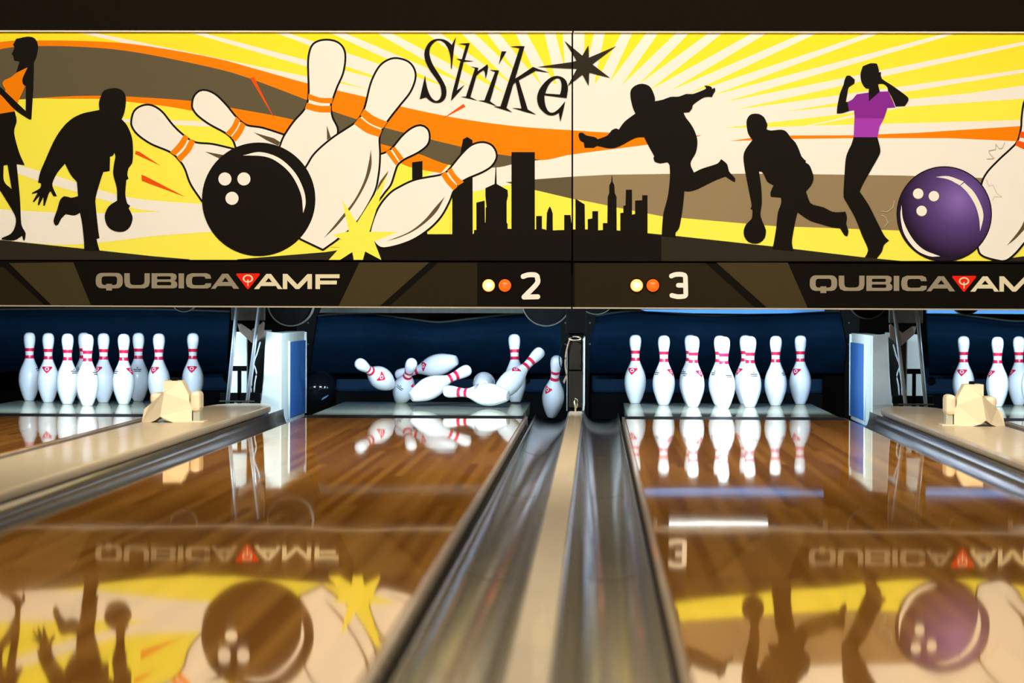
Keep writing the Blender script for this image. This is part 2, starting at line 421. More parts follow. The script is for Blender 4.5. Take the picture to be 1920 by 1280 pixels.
P.poly('greylight', [(1073,331),(1140,327.5),(1250,326),(1450,325.5),(1690,329),(1920,336),(2700,350),(2700,470),(1920,440),(1690,432),(1450,423.5),(1240,405),(1168,391),(1100,377),(1073,372.5)], False)
# dark ground line
P.view(*A)
P.poly('hill', [(-1200,1090),(0,1140),(430,1185),(800,1225),(990,1241),(990,1400),(-1200,1400)], False)
P.view(0, 0, 1)
P.poly('hill', [(445,486),(610,472.5),(640,468),(1075,430),(1214,437),(1275,443),(1450,462),(1625,483),(1700,490),(1730,496),(1830,496),(1860,488),(2000,470),(2700,440),(2700,540),(445,540)], False)
# skyline
P.view(*D)
sky = [(-420,1265),(-420,1205),(-300,1150),(-20,1000),(-20,735),(34,728),(34,980),(60,1110),(178,1110),(178,900),(190,880),(230,700),(245,615),(268,603),(295,620),(296,1110),(303,1105),(303,1088),(315,1088),(315,945),(358,935),(360,1050),(363,1050),(364,970),(368,970),(362,910),(362,870),(410,848),(415,760),(419,760),(421,848),(478,880),(480,910),(473,940),(473,1050),(478,1055),(478,1082),(498,1082),(498,682),(620,682),(620,1085),(627,1085),(627,1015),(657,1015),(657,1082),(675,1085),(680,1090),(683,1000),(690,980),(698,965),(706,980),(713,1000),(714,1090),(773,1088),(773,1010),(806,1010),(815,1085),(832,1085),(832,925),(880,955),(882,1085),(896,1085),(896,1032),(920,1028),(920,990),(950,990),(950,1090),(975,1088),(975,1052),(998,1052),(1000,915),(1008,895),(1008,855),(1018,838),(1021,805),(1024,805),(1026,838),(1035,855),(1037,895),(1046,915),(1047,1090),(1066,1092),(1066,1000),(1082,998),(1082,962),(1093,960),(1095,878),(1127,878),(1127,1008),(1143,1005),(1143,935),(1180,933),(1180,907),(1208,907),(1208,1108),(1280,1118),(1280,1265)]
P.poly('black', sky, False)
P.poly('paleyellow', [(178,900),(189,885),(189,1110),(179,1110)], False)
# orange darts
P.view(*A); P.poly('redorange', [(708,676),(728,680),(838,753),(705,692)], False); P.poly('redorange', [(738,800),(760,808),(968,916),(740,832)], False)
P.view(*B); P.poly('redorange', [(666,297),(685,290),(797,517)], False)
P.view(*C); P.poly('redorange', [(888,430),(898,446),(772,512)], False)
# printed pins
def bands(*qs):
    for q in qs: P.poly('orange', q)
P.view(*B)
P.outlined('cream', [(45,520),(60,468),(100,440),(150,437),(205,470),(262,540),(318,593),(378,630),(470,640),(580,665),(640,800),(600,900),(415,940),(355,850),(325,770),(298,728),(250,683),(150,640),(80,592),(50,552)])
bands([(320,592),(345,605),(318,655),(275,700),(247,683),(288,640)], [(352,612),(378,630),(352,680),(302,733),(282,708),(322,668)])
P.poly('accent', [(428,679),(530,698),(505,716)], False)
P.outlined('cream', [(362,440),(370,395),(400,363),(440,360),(490,385),(545,440),(590,495),(645,540),(730,555),(840,590),(850,640),(820,670),(590,660),(575,620),(540,585),(450,535),(390,490),(368,460)])
bands([(592,497),(614,517),(592,562),(562,602),(537,583),(570,545)], [(618,523),(642,541),(622,585),(590,628),(566,606),(597,567)])
P.poly('accent', [(683,579),(790,610),(822,630),(812,650),(750,620)], False)
P.view(*C)
P.outlined('cream', [(80,330),(78,200),(95,130),(130,103),(180,96),(230,108),(262,140),(272,190),(260,270),(230,340),(208,400),(196,440),(205,500),(232,585),(150,760),(0,780),(-72,655),(-50,600),(0,525),(50,470),(72,430),(80,380)])
bands([(80,377),(140,398),(208,400),(200,428),(140,425),(77,408)], [(72,424),(135,440),(197,441),(196,476),(130,474),(60,455)])
P.poly('accent', [(175,543),(196,606),(176,620)], False)
P.outlined('cream', [(520,655),(570,595),(620,555),(665,542),(700,560),(712,600),(700,645),(650,685),(580,720),(545,750),(530,790),(510,850),(480,890),(440,940),(400,960),(380,900),(400,780),(430,700),(490,680)])
bands([(512,662),(530,654),(577,715),(555,730)], [(482,681),(505,668),(550,735),(535,752)])
P.poly('accent', [(497,778),(470,850),(433,892),(450,840)])
P.outlined('cream', [(380,420),(405,320),(445,240),(490,203),(540,192),(600,210),(632,250),(637,300),(610,370),(555,440),(500,510),(467,560),(450,610),(453,700),(445,800),(420,900),(330,1050),(240,1130),(155,1192),(35,1135),(0,1000),(0,850),(65,760),(110,690),(200,610),(320,530),(350,495),(370,455)])
bands([(370,457),(425,497),(492,525),(467,560),(400,532),(350,490)], [(346,499),(400,540),(463,568),(448,604),(380,580),(316,535)])
P.poly('accent', [(405,668),(407,760),(372,860),(310,965),(230,1065),(158,1132),(250,1020),(320,930),(370,830),(393,740)])
P.outlined('cream', [(830,750),(880,690),(930,645),(990,630),(1040,650),(1062,700),(1040,750),(990,785),(890,830),(840,880),(815,940),(770,1020),(700,1090),(600,1150),(470,1183),(420,1150),(400,1100),(440,980),(500,900),(560,860),(640,825),(770,800),(805,780)])
bands([(803,780),(825,764),(852,805),(890,838),(860,857),(830,820)], [(770,800),(795,784),(822,825),(858,860),(835,882),(800,845)])
P.poly('accent', [(792,912),(742,1000),(650,1080),(560,1125),(488,1146),(600,1100),(680,1040),(740,970)])
# black ball
P.view(*B)
P.poly('black', circ(710, 928, 296, 72), False)
P.poly('cream', [(628,699),(720,682),(820,715),(900,790),(945,880),(955,950),(942,1000),(930,900),(880,800),(810,735),(740,705)])
for x, y in ((534,822),(633,822),(571,923)): P.poly('cream', circ(x, y, 34), False)
P.view(*C)
P.poly('paleyellow', [(255,932),(332,1050),(490,800),(397,1098),(545,1098),(422,1147),(460,1245),(375,1200),(360,1256),(318,1256),(308,1203),(235,1250),(178,1252),(245,1178),(185,1176),(255,1140),(205,1112),(290,1096)], False)
# people on the left board
P.view(*A)
P.poly('black', [(70,122),(85,92),(150,80),(185,92),(200,130),(190,190),(178,215),(178,255),(175,330),(137,335),(120,325),(118,300),(145,240),(110,258),(85,270),(100,220),(103,208),(75,205),(70,180),(62,170),(72,150),(76,135)])
P.poly('orange', [(145,240),(118,300),(120,325),(132,340),(100,410),(75,470),(0,482),(-60,490),(-60,400),(20,370),(30,355),(15,330),(20,310),(60,290),(85,270)])
P.poly('black', [(-60,320),(0,342),(20,358),(135,468),(137,335),(176,330),(165,510),(155,512),(75,458),(0,380),(-60,350)])
P.poly('black', [(-60,490),(0,482),(78,470),(88,520),(75,580),(100,680),(130,750),(88,745),(40,748),(20,752),(-60,760)])
P.poly('black', [(40,746),(88,744),(105,920),(113,1060),(135,1105),(130,1142),(122,1140),(117,1118),(75,1142),(10,1138),(10,1130),(60,1105),(82,1060),(78,1010),(0,880),(-60,800),(-60,750),(20,750),(22,832),(62,875)])
P.poly('black', [(530,385),(545,360),(600,348),(640,362),(657,395),(655,450),(645,490),(635,510),(665,545),(690,610),(695,690),(690,740),(672,765),(665,800),(672,820),(660,828),(655,900),(665,950),(680,960),(672,975),(690,1010),(692,1035),(680,1070),(655,1093),(620,1098),(585,1088),(560,1065),(548,1030),(550,1000),(568,965),(595,945),(612,935),(610,870),(592,800),(595,750),(603,705),(597,685),(590,700),(575,705),(573,780),(540,785),(525,830),(500,920),(500,960),(515,1100),(520,1130),(505,1135),(510,1160),(520,1195),(440,1195),(440,1160),(430,1060),(418,998),(390,1012),(345,1005),(320,1030),(305,1060),(290,1065),(280,1040),(300,980),(315,930),(335,912),(355,915),(375,920),(408,912),(403,850),(400,835),(370,800),(340,742),(300,790),(278,835),(275,860),(298,912),(280,912),(265,885),(255,900),(235,960),(227,962),(228,915),(205,960),(198,955),(208,910),(178,943),(172,940),(198,893),(168,900),(170,893),(210,870),(215,845),(200,840),(210,790),(235,730),(290,610),(350,530),(420,485),(520,462),(517,425)])
# people on the right board
P.view(*E_)
P.poly('black', [(372,310),(375,270),(400,245),(440,235),(480,248),(500,280),(512,315),(512,335),(560,325),(600,310),(650,308),(690,293),(730,293),(795,268),(805,260),(795,245),(830,250),(840,265),(853,257),(857,275),(845,295),(838,312),(795,312),(730,355),(725,375),(708,398),(675,400),(690,430),(720,470),(745,520),(755,570),(745,630),(715,690),(735,742),(780,720),(870,690),(890,665),(925,695),(935,735),(970,775),(968,797),(945,785),(915,765),(850,790),(760,835),(710,850),(680,848),(670,950),(650,1060),(630,1085),(630,1112),(550,1104),(560,980),(585,880),(597,780),(595,700),(582,683),(540,690),(510,680),(503,660),(508,650),(470,580),(450,540),(400,545),(280,602),(180,590),(165,600),(110,600),(105,570),(85,560),(75,530),(80,515),(100,515),(120,530),(170,540),(185,552),(240,530),(265,500),(290,490),(305,497),(340,450),(400,405),(385,370)])
P.view(*F_)
P.poly('black', [(120,455),(130,425),(150,408),(190,407),(220,425),(235,455),(240,470),(235,495),(260,502),(320,497),(350,510),(375,545),(400,570),(420,610),(435,650),(460,675),(458,685),(480,700),(500,750),(503,780),(490,815),(460,850),(485,915),(520,930),(560,940),(610,965),(650,968),(685,965),(695,1000),(690,1035),(703,1075),(697,1105),(680,1100),(655,1060),(610,1055),(540,1035),(480,1015),(412,970),(400,1020),(385,1100),(380,1145),(390,1190),(268,1178),(275,1150),(290,1060),(300,970),(318,920),(318,885),(260,880),(258,855),(275,815),(240,795),(225,765),(210,740),(192,735),(205,830),(208,920),(200,980),(215,1030),(232,1070),(225,1115),(200,1140),(170,1148),(130,1137),(107,1105),(105,1070),(120,1035),(150,1005),(155,955),(143,950),(150,930),(135,850),(110,720),(103,650),(115,610),(155,555),(130,520)])
P.poly('purple', [(750,295),(820,285),(820,335),(882,280),(930,278),(950,320),(970,370),(925,372),(910,420),(880,480),(868,542),(732,542),(735,480),(738,430),(735,385),(705,390),(697,340),(725,325)], False)
P.poly('purplelight', [(737,432),(906,432),(880,480),(868,542),(732,542),(735,480)], False)  # lower part of the shirt in a lighter purple
P.poly('black', [(773,170),(785,135),(830,118),(865,120),(877,160),(872,235),(882,280),(820,335),(818,290),(820,262),(800,260),(780,232),(772,200)])
P.poly('black', [(875,170),(888,168),(893,205),(960,250),(1040,310),(1045,332),(1025,362),(972,365),(950,310),(930,278),(925,255),(900,235),(868,238)])
P.poly('black', [(680,215),(690,192),(710,188),(738,210),(735,235),(705,255),(695,300),(688,338),(698,340),(706,390),(670,402),(636,405),(640,360),(655,290),(675,240)])
P.poly('black', [(732,540),(868,540),(885,610),(880,640),(830,730),(790,800),(767,850),(820,930),(870,1030),(910,1105),(935,1130),(905,1155),(895,1190),(865,1232),(795,1226),(815,1185),(780,1100),(740,1000),(690,910),(675,880),(680,760),(690,650),(720,580)])
# purple ball and the pin beside it
P.view(*G)
P.outlined('cream', [(900,385),(850,390),(832,430),(822,500),(818,560),(800,625),(770,660),(700,725),(640,790),(612,850),(600,950),(590,1080),(595,1190),(620,1225),(700,1248),(740,1248),(790,1210),(860,1130),(1000,1000),(1060,840),(1010,690),(965,600),(968,500),(940,410)])
P.poly('bandred', [(818,573),(890,590),(962,592),(955,622),(890,620),(808,606)]); P.poly('bandred', [(800,620),(880,645),(955,650),(965,680),(870,680),(788,648)])
P.poly('accent', [(850,1000),(815,1080),(743,1172),(800,1125),(860,1050)])
P.poly('black', circ(418, 1005, 249, 72), False); P.poly('ballpurple', circ(418, 1005, 243, 72), False)
P.poly('cream', [(374,812),(440,808),(520,836),(500,856),(440,825)])
P.poly('cream', [(522,842),(572,890),(610,960),(622,1020),(605,1095),(600,1030),(580,960),(540,895),(503,858)])
P.poly('cream', [(195,958),(205,1040),(250,1130),(310,1190),(397,1226),(340,1225),(270,1190),(210,1110),(190,1020)])
for x, y in ((282,900),(364,913),(300,990)): P.poly('accent', circ(x, y, 30), False); P.poly('cream', circ(x, y-1, 27), False)
for ln in ([(640,718),(678,715),(655,690),(650,675),(686,668),(686,640),(705,665),(722,660),(732,632)], [(637,825),(650,860),(672,855),(690,895),(718,918),(680,915),(670,935)],
           [(88,990),(120,995),(150,970),(158,935)], [(105,1072),(125,1050),(110,1020),(90,1010)]):
    P.line('pencil', ln, 1.1, smooth=False)
# lettering
P.view(*H)
P.poly('black', [(640,78),(605,300),(572,592),(560,580),(555,430),(520,280),(450,170),(370,135),(300,160),(240,230),(215,310),(225,400),(270,520),(350,650),(430,780),(480,890),(488,980),(470,1060),(420,1115),(350,1135),(270,1125),(200,1080),(165,1045),(60,1075),(100,900),(148,690),(160,800),(190,930),(240,1040),(300,1095),(340,1100),(385,1065),(408,990),(400,900),(370,820),(300,720),(210,590),(150,460),(135,350),(155,260),(210,170),(290,120),(380,110),(460,125),(530,165),(572,210)])
P.poly('black', [(680,190),(770,182),(862,178),(780,450),(935,467),(780,476),(765,478),(655,935),(690,910),(780,845),(700,950),(560,1105),(580,980),(715,465),(640,425),(735,438),(800,212)], False)
P.poly('black', [(860,545),(920,560),(1000,575),(985,630),(1060,580),(1145,515),(1155,570),(1140,660),(1115,755),(1100,640),(1080,612),(1010,660),(970,700),(870,1045),(900,1055),(985,1098),(890,1075),(710,1032),(800,1035),(945,580)], False)
P.poly('black', [(1370,310),(1448,312),(1325,522)], False)
P.poly('black', [(1175,605),(1240,610),(1328,615),(1185,1110),(1300,1190),(1130,1130),(990,1095),(1095,1095),(1265,640)], False)
P.view(*I_)
P.poly('black', [(250,185),(340,178),(430,180),(310,590),(380,545),(535,442),(620,475),(740,512),(660,505),(570,490),(450,560),(355,610),(470,980),(580,1045),(440,1010),(270,958),(390,968),(315,635),(285,665),(200,960),(275,1015),(190,990),(35,942),(125,940),(365,205)], False)
P.poly('black', [(975,690),(975,740),(960,835),(680,800),(680,840),(690,920),(720,990),(760,1020),(810,1010),(870,960),(942,875),(920,980),(880,1140),(862,1020),(820,1045),(760,1055),(690,1030),(620,960),(590,880),(590,800),(620,720),(680,640),(760,575),(840,555),(910,575),(955,620)],
       holes=[[(690,778),(875,790),(890,740),(895,660),(875,600),(840,585),(790,610),(740,660),(710,720)]])
P.poly('hill', [(930,110),(1158,300),(1235,170),(1242,325),(1590,178),(1285,410),(1508,580),(1245,515),(1238,685),(1160,540),(970,690),(1090,465),(1030,465),(590,442),(1030,380),(1085,365)], False)

XL, XR = -3.43, 3.40
gl = thing('graphic_panel', 'large yellow bowling mural panel with black ball, scattered pins and the word Strike', 'mural', (-1.7, YM, ZS), 'mural panels above the lanes')
gr = thing('graphic_panel', 'large yellow bowling mural panel with purple ball and woman in purple shirt', 'mural', (1.7, YM, ZS), 'mural panels above the lanes')
for root, x0, x1, rect in ((gl, XL, XS-.004, (-260, 60.9, 1071.6, 487.0)), (gr, XS+.004, XR, (1074.6, 61.2, 2420, 489.0))):
    off = Vector(root.location)
    def loc(o):
        o.location = -off
    loc(P.build('printed_graphic', root, rect))
    loc(obj('board', nb(x0, x1, YM, YM+.02, ZS+.001, ZT), INK['fascia'], root))
    loc(obj('edge_trim', nb(x0, x1, YM-.026, YM+.02, ZT, ZT+.006), INK['cream'], root))

# fascia boards with the maker's logo, lights and lane numbers
def fascia(x0, x1, label, patches, num, leds, logo_dx):
    t = thing('fascia_panel', label, 'sign panel', ((x0+x1)/2, YM-.012, ZB), 'black sign strips under the murals')
    off = -Vector(t.location)
    yb = YM-.012
    obj('board', nb(x0, x1, yb, yb+.03, ZB+.004, ZS-.009), INK['fascia'], t, loc=off)
    for v, c, pts in patches:
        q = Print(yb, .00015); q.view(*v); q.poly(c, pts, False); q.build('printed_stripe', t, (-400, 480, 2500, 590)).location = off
    lg = Print(yb-.003, .0004); lg.view(160, 490, .13542)
    lg.poly('logogrey', rrect(145,158,518,372,95), False, holes=[]); lg.L[-1] = ('logogrey', [[lg.px(rrect(145,158,518,372,80)), lg.px(rrect(225,205,440,326,38))]])
    lg.poly('logogrey', [(290,310),(370,310),(370,402),(290,402)], False)
    lg.poly('logogrey', [(540,163),(615,163),(617,285),(630,315),(665,326),(765,326),(805,315),(820,285),(820,163),(893,163),(893,290),(875,345),(820,372),(615,372),(558,345),(540,290)], False)
    lg.L.append(('logogrey', [[lg.px([(918,163),(1215,163),(1255,180),(1265,215),(1255,250),(1235,265),(1268,290),(1275,325),(1262,358),(1225,372),(918,372)]), lg.px(rrect(992,206,1185,248,18)), lg.px(rrect(992,283,1190,330,18))]]))
    lg.poly('logogrey', [(1292,165),(1367,165),(1367,372),(1292,372)], False)
    lg.poly('logogrey', [(1745,238),(1665,238),(1655,215),(1630,208),(1520,208),(1488,216),(1477,245),(1477,290),(1488,320),(1520,328),(1630,328),(1655,322),(1667,302),(1745,302),(1738,350),(1690,374),(1470,374),(1412,350),(1395,295),(1395,240),(1412,188),(1470,163),(1680,163),(1730,185)], False)
    lg.view(400, 490, .13542)
    lg.L.append(('logogrey', [[lg.px([(-32,378),(125,170),(205,170),(358,378),(280,378),(255,340),(60,340),(30,378)]), lg.px([(120,283),(215,283),(168,222)])]]))
    lg.poly('red', [(325,165),(640,165),(645,185),(490,382),(470,382),(318,185)], False)
    lg.L.append(('logocream', [[lg.px(circ(480,238,72,28,55)), lg.px(circ(480,238,50,28,37))]]))
    lg.poly('logocream', [(470,250),(490,250),(487,340),(474,340)], False)
    lg.L.append(('logocream', [[lg.px([(565,382),(735,172),(800,172),(960,382),(895,382),(870,340),(660,340),(635,382)]), lg.px([(720,286),(815,286),(768,228)])]]))
    lg.poly('logocream', [(963,172),(1025,172),(1165,320),(1305,175),(1367,175),(1367,382),(1305,382),(1305,262),(1190,382),(1140,382),(1025,262),(1025,382),(963,382)], False)
    lg.poly('logocream', [(1415,178),(1750,178),(1748,232),(1478,232),(1478,265),(1712,265),(1710,318),(1478,318),(1478,382),(1415,382)], False)
    o = lg.build('logo', t, (-900, 480, 2500, 590), off=(logo_dx, 0)); o.location = off; o['label'] = 'grey and cream block letters with red triangle'
    nm = Print(yb-.003, .0006); v, w, lines = num; nm.view(*v)
    for ln in lines: nm.L.append(('cream', [[stroke(crom(nm.px(ln), False, 2), w*v[2])]]))
    o = nm.build('lane_number', t, (-900, 480, 2500, 590)); o.location = off; o['label'] = 'cream lane number in rounded strokes'
    (vx, vy, vk), pts, r = leds
    for i, (x, y) in enumerate(pts):
        c = at(vx+x*vk, vy+y*vk, yb)
        bm = bmesh.new(); R = r*vk/391.3
        lathe(bm, [(R*1.12, 0), (R*1.12, .004), (R, .006), (R*.9, .010), (R*.6, .015), (R*.3, .0175), (0, .018)], 28)
        bmesh.ops.rotate(bm, verts=bm.verts, cent=(0,0,0), matrix=Matrix.Rotation(PI/2, 3, 'X'))
        o = obj('indicator_light', bm, MT['led_lit'] if i == 0 else MT['led_red'], t, True)
        bz = bmesh.new(); lathe(bz, [(R*1.13, 0), (R*1.13, .005), (R*1.3, .004), (R*1.32, 0)], 28); bmesh.ops.rotate(bz, verts=bz.verts, cent=(0,0,0), matrix=Matrix.Rotation(PI/2, 3, 'X')); obj('bezel', bz, MT['black'], o, True)
        o.location = c + off + Vector((0, -.0005, 0)); o['label'] = ('glowing warm round indicator light', 'dull orange round indicator light')[i]
    obj('bottom_trim', nb(x0, x1, yb-.008, yb+.03, ZB-.003, ZB+.004), MT['trim'], t, loc=off)
    return t
V2 = (560, 480, .28125); V1 = (0, 480, .34375); V3 = (1050, 480, .3073)
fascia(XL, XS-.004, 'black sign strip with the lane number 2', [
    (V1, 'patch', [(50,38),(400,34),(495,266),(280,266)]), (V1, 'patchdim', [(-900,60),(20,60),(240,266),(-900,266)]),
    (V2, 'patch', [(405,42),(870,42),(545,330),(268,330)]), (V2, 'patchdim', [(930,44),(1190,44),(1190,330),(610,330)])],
    ((880, 490, .10417), 90, [[(970,270),(1040,245),(1120,238),(1190,245),(1222,270),(1222,390),(985,640)], [(985,640),(1230,635)]]),
    ((880, 490, .10417), [(347,432),(640,432)], 100), 0)
dx = (at(1806, 530, YM)-at(465, 526, YM)).x
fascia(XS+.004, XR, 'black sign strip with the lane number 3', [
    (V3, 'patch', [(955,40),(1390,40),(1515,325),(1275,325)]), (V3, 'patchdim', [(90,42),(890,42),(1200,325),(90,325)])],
    ((1060, 490, .13542), 65, [[(1468,202),(1520,182),(1600,178),(1650,190),(1662,215),(1668,465),(1650,480),(1560,488),(1475,470)], [(1565,330),(1660,330)]]),
    ((1060, 490, .13542), [(988,332),(1212,332)], 78), dx)

# ------------------------------------------------------------------ setting
struct('wall_front', nb(-6, 6, YM+.005, YM+.15, ZT+.008, 3.4), MT['soffit'])
for sx in (-1, 1):
    a, b = sorted((sx*3.46, sx*6)); struct('wall_side', nb(a, b, YM+.005, YM+.15, -.16, ZT+.008), MT['soffit'])
struct('ceiling', nb(-6, 6, -3, 19.4, 3.4, 3.5), MT['room'])
struct('wall_left', nb(-6.1, -6, -3, 19.4, -.2, 3.5), MT['room']); struct('wall_right', nb(6, 6.1, -3, 19.4, -.2, 3.5), MT['room'])
struct('wall_back', nb(-6, 6, 19.2, 19.4, -.2, 3.4), MT['soffit'])
struct('wall_rear', nb(-6, 6, -3.1, -3, -.2, 3.4), MT['room'])
struct('floor', nb(-6, 6, -3, 19.4, -.3, -.16), MT['floor'])

# ------------------------------------------------------------------ lanes, gutters, caps
LC = {1: -2.598, 2: -.7787, 3: .7787, 4: 2.593}
GI, GO = .2467, 1.3106          # inner / outer edges of the two middle lanes
HW = (GO-GI)/2
YF, YD, YE = -1.0, 15.08, 17.12
lane_lab = {1: 'glossy wooden bowling lane at the left edge, holding a full rack', 2: 'glossy wooden bowling lane under the number 2, pins tumbling on it',
            3: 'glossy wooden bowling lane under the number 3, with a full rack', 4: 'glossy wooden bowling lane at the right edge, mostly cut off'}
for n, xc in LC.items():
    t = thing('bowling_lane', lane_lab[n], 'bowling lane', (xc, YF, 0), 'bowling lanes')
    o = -Vector(t.location)
    def lo(ob): ob.location = Vector(ob.location) + o
    lo(obj('lane_surface', nb(xc-HW, xc+HW, YF, YD-.39, -.05, 0), MT['wood'], t))
    lo(obj('transition_strip', nb(xc-HW, xc+HW, YD-.39, YD, -.05, 0), MT['deckline'], t))
    lo(obj('pin_deck', nb(xc-HW+.012, xc+HW-.012, YD, YE, -.05, 0), MT['deck'], t))
    lo(obj('tail_plank', nb(xc-HW+.012, xc+HW-.012, YE, YE+.03, -.06, -.002), MT['brown'], t))
    for s in (-1, 1):
        a, b = sorted((xc+s*HW, xc+s*(HW+.015)))
        lo(obj('edge_rail', nb(a, b, YF, YD, -.056, -.003), MT['rail'], t, bevel=.003))
        a, b = sorted((xc+s*(HW+.015), xc+s*(HW+.019)))
        comb = [(YF, -.05)]
        for k in range(98):
            y = YF+.08+k*.16; comb += [(y, -.044), (y, -.024), (y+.07, -.024), (y+.07, -.044)]
        comb += [(YD, -.044), (YD, -.05)]
        bm = bmesh.new(); Aa = [bm.verts.new((a, y, z)) for y, z in comb]; Bb = [bm.verts.new((b, y, z)) for y, z in comb]
        bm.faces.new(Aa); bm.faces.new(Bb[::-1])
        for k in range(len(comb)): bm.faces.new((Aa[k], Bb[k], Bb[(k+1) % len(comb)], Aa[(k+1) % len(comb)]))
        lo(obj('clip_strip', bm, MT['slot'], t))

def gutter(label, xl, xs, zl, zs, group='gutters', ye=None):
    """trough from the lane lip (xl, zl) to the cap side (xs, zs)"""
    t = thing('gutter', label, 'gutter', ((xl+xs)/2, YF, -.11), group); off = -Vector(t.location)
    d = xs-xl; prof = []
    bot = -.108
    for k in range(15):
        u = k/14; a = PI*u
        w = u if u < .5 else 1-u
        h = bot + ((zl if u < .5 else zs)-bot)*(abs(2*u-1)**(2.1 if u < .5 else 2.6))
        prof.append((xl + d*(.5-.5*math.cos(a)*(.72+.28*abs(math.cos(a)))), h))
    ye = ye or YE+.02; bm = bmesh.new(); Y = [YF + (ye-YF)*i/40 for i in range(41)]
    R = [[bm.verts.new((x, y, z)) for x, z in prof] for y in Y]
    for a, b in zip(R, R[1:]):
        for k in range(len(prof)-1): bm.faces.new((a[k], a[k+1], b[k+1], b[k]))
    obj('trough', bm, MT['gutter'], t, True, loc=off, solid=.004)
    for y in (4.1, 7.3, 10.4, 13.3):
        bm = bmesh.new()
        for k in range(len(prof)-1):
            (xa, za), (xb, zb) = prof[k], prof[k+1]
            v = [bm.verts.new(p) for p in ((xa, y, za+.0026), (xb, y, zb+.0026), (xb, y+.012, zb+.0026), (xa, y+.012, za+.0026))]; bm.faces.new(v)
        obj('joint_seam', bm, MT['slot'], t, loc=off)
    return t
gutter('dark glossy gutter right of the lane under the number 2', -.228, -.0365, -.056, -.004)
gutter('dark glossy gutter left of the lane under the number 3', .228, .0365, -.056, -.004)
gutter('dark gutter between the lane under number 2 and the left wide cream cap', -1.3296, -1.512, -.056, .003, ye=15.8)
gutter('dark gutter between the lane under number 3 and the right wide cream cap', 1.3296, 1.512, -.056, .003, ye=15.8)
gutter('dark gutter hidden beside the left lane behind the cream cap', LC[1]+HW+.019, -1.862, -.056, .003, ye=15.8)
gutter('dark gutter hidden beside the right lane behind the cream cap', LC[4]-HW-.019, 1.862, -.056, .003, ye=15.8)

# narrow division cap in the middle
t = thing('division_cap', 'narrow cream capping strip between the two middle gutters', 'capping strip', (0, YF, 0)); off = -Vector(t.location)
obj('strip', nb(-.034, .034, YF, 10.395, -.10, -.001), MT['cap'], t, loc=off, bevel=.006)
o = obj('strip', nb(-.034, .034, 10.402, 17.1, -.10, -.001), MT['cap'], t, loc=off, bevel=.006)
bm = bmesh.new(); box(bm, -.034, .034, 10.3945, 10.4025, -.09, -.004); obj('joint', bm, MT['capedge'], t, loc=off)
# hook standing at its far end
hk = thing('safety_hook', 'brass hook with a bolt plate on the narrow capping strip end', 'hook', (0, 15.55, 0))
bm = bmesh.new(); box(bm, -.012, .012, -.02, .02, 0, .006); obj('bolt_plate', bm, MT['brass'], hk, bevel=.001)
for yy in (-.05, -.08): obj('staple', nb(-.017, .017, yy-.005, yy+.005, 0, .005), MT['brass'], hk, bevel=.001)
bm = bmesh.new(); tube(bm, [(0,0,.004),(0,0,.03),(-.006,0,.055),(-.001,0,.072),(.009,0,.066),(.010,0,.04),(.004,0,.024)], .0048, 10); obj('hook_wire', bm, MT['brass'], hk, True)

# wide caps with a bullnose edge and a rounded far end
def wide_cap(s, label):
    t = thing('ball_return_cap', label, 'capping board', (s*1.675, YF, .04), 'wide cream caps over the ball returns'); off = -Vector(t.location)
    out = [(-.175, YF), (-.175, 14.6), (-.165, 15.0), (-.13, 15.35), (-.06, 15.52), (.04, 15.56), (.11, 15.5), (.15, 15.32), (.165, 15.1), (.168, 14.8), (.168, YF)]
    sm = crom(out, True, .04, 60)
    bm = bmesh.new(); A = [bm.verts.new((-x*s + s*1.675 if True else 0, y, .04)) for x, y in sm]; B = [bm.verts.new((v.co.x, v.co.y, .006)) for v in A]
    bm.faces.new(A); bm.faces.new(B[::-1])
    for i in range(len(A)): bm.faces.new((A[i], B[i], B[(i+1)%len(A)], A[(i+1)%len(A)]))
    obj('cap_board', bm, MT['cap'], t, loc=off, bevel=.011)
    a, b = sorted((s*1.522, s*1.835)); obj('side_panel', nb(a, b, YF, 15.2, -.12, .004), MT['capedge'], t, loc=off)
    return t
wide_cap(-1, 'wide cream cap board left of the lane under number 2')
wide_cap(1, 'wide cream cap board right of the lane under number 3')

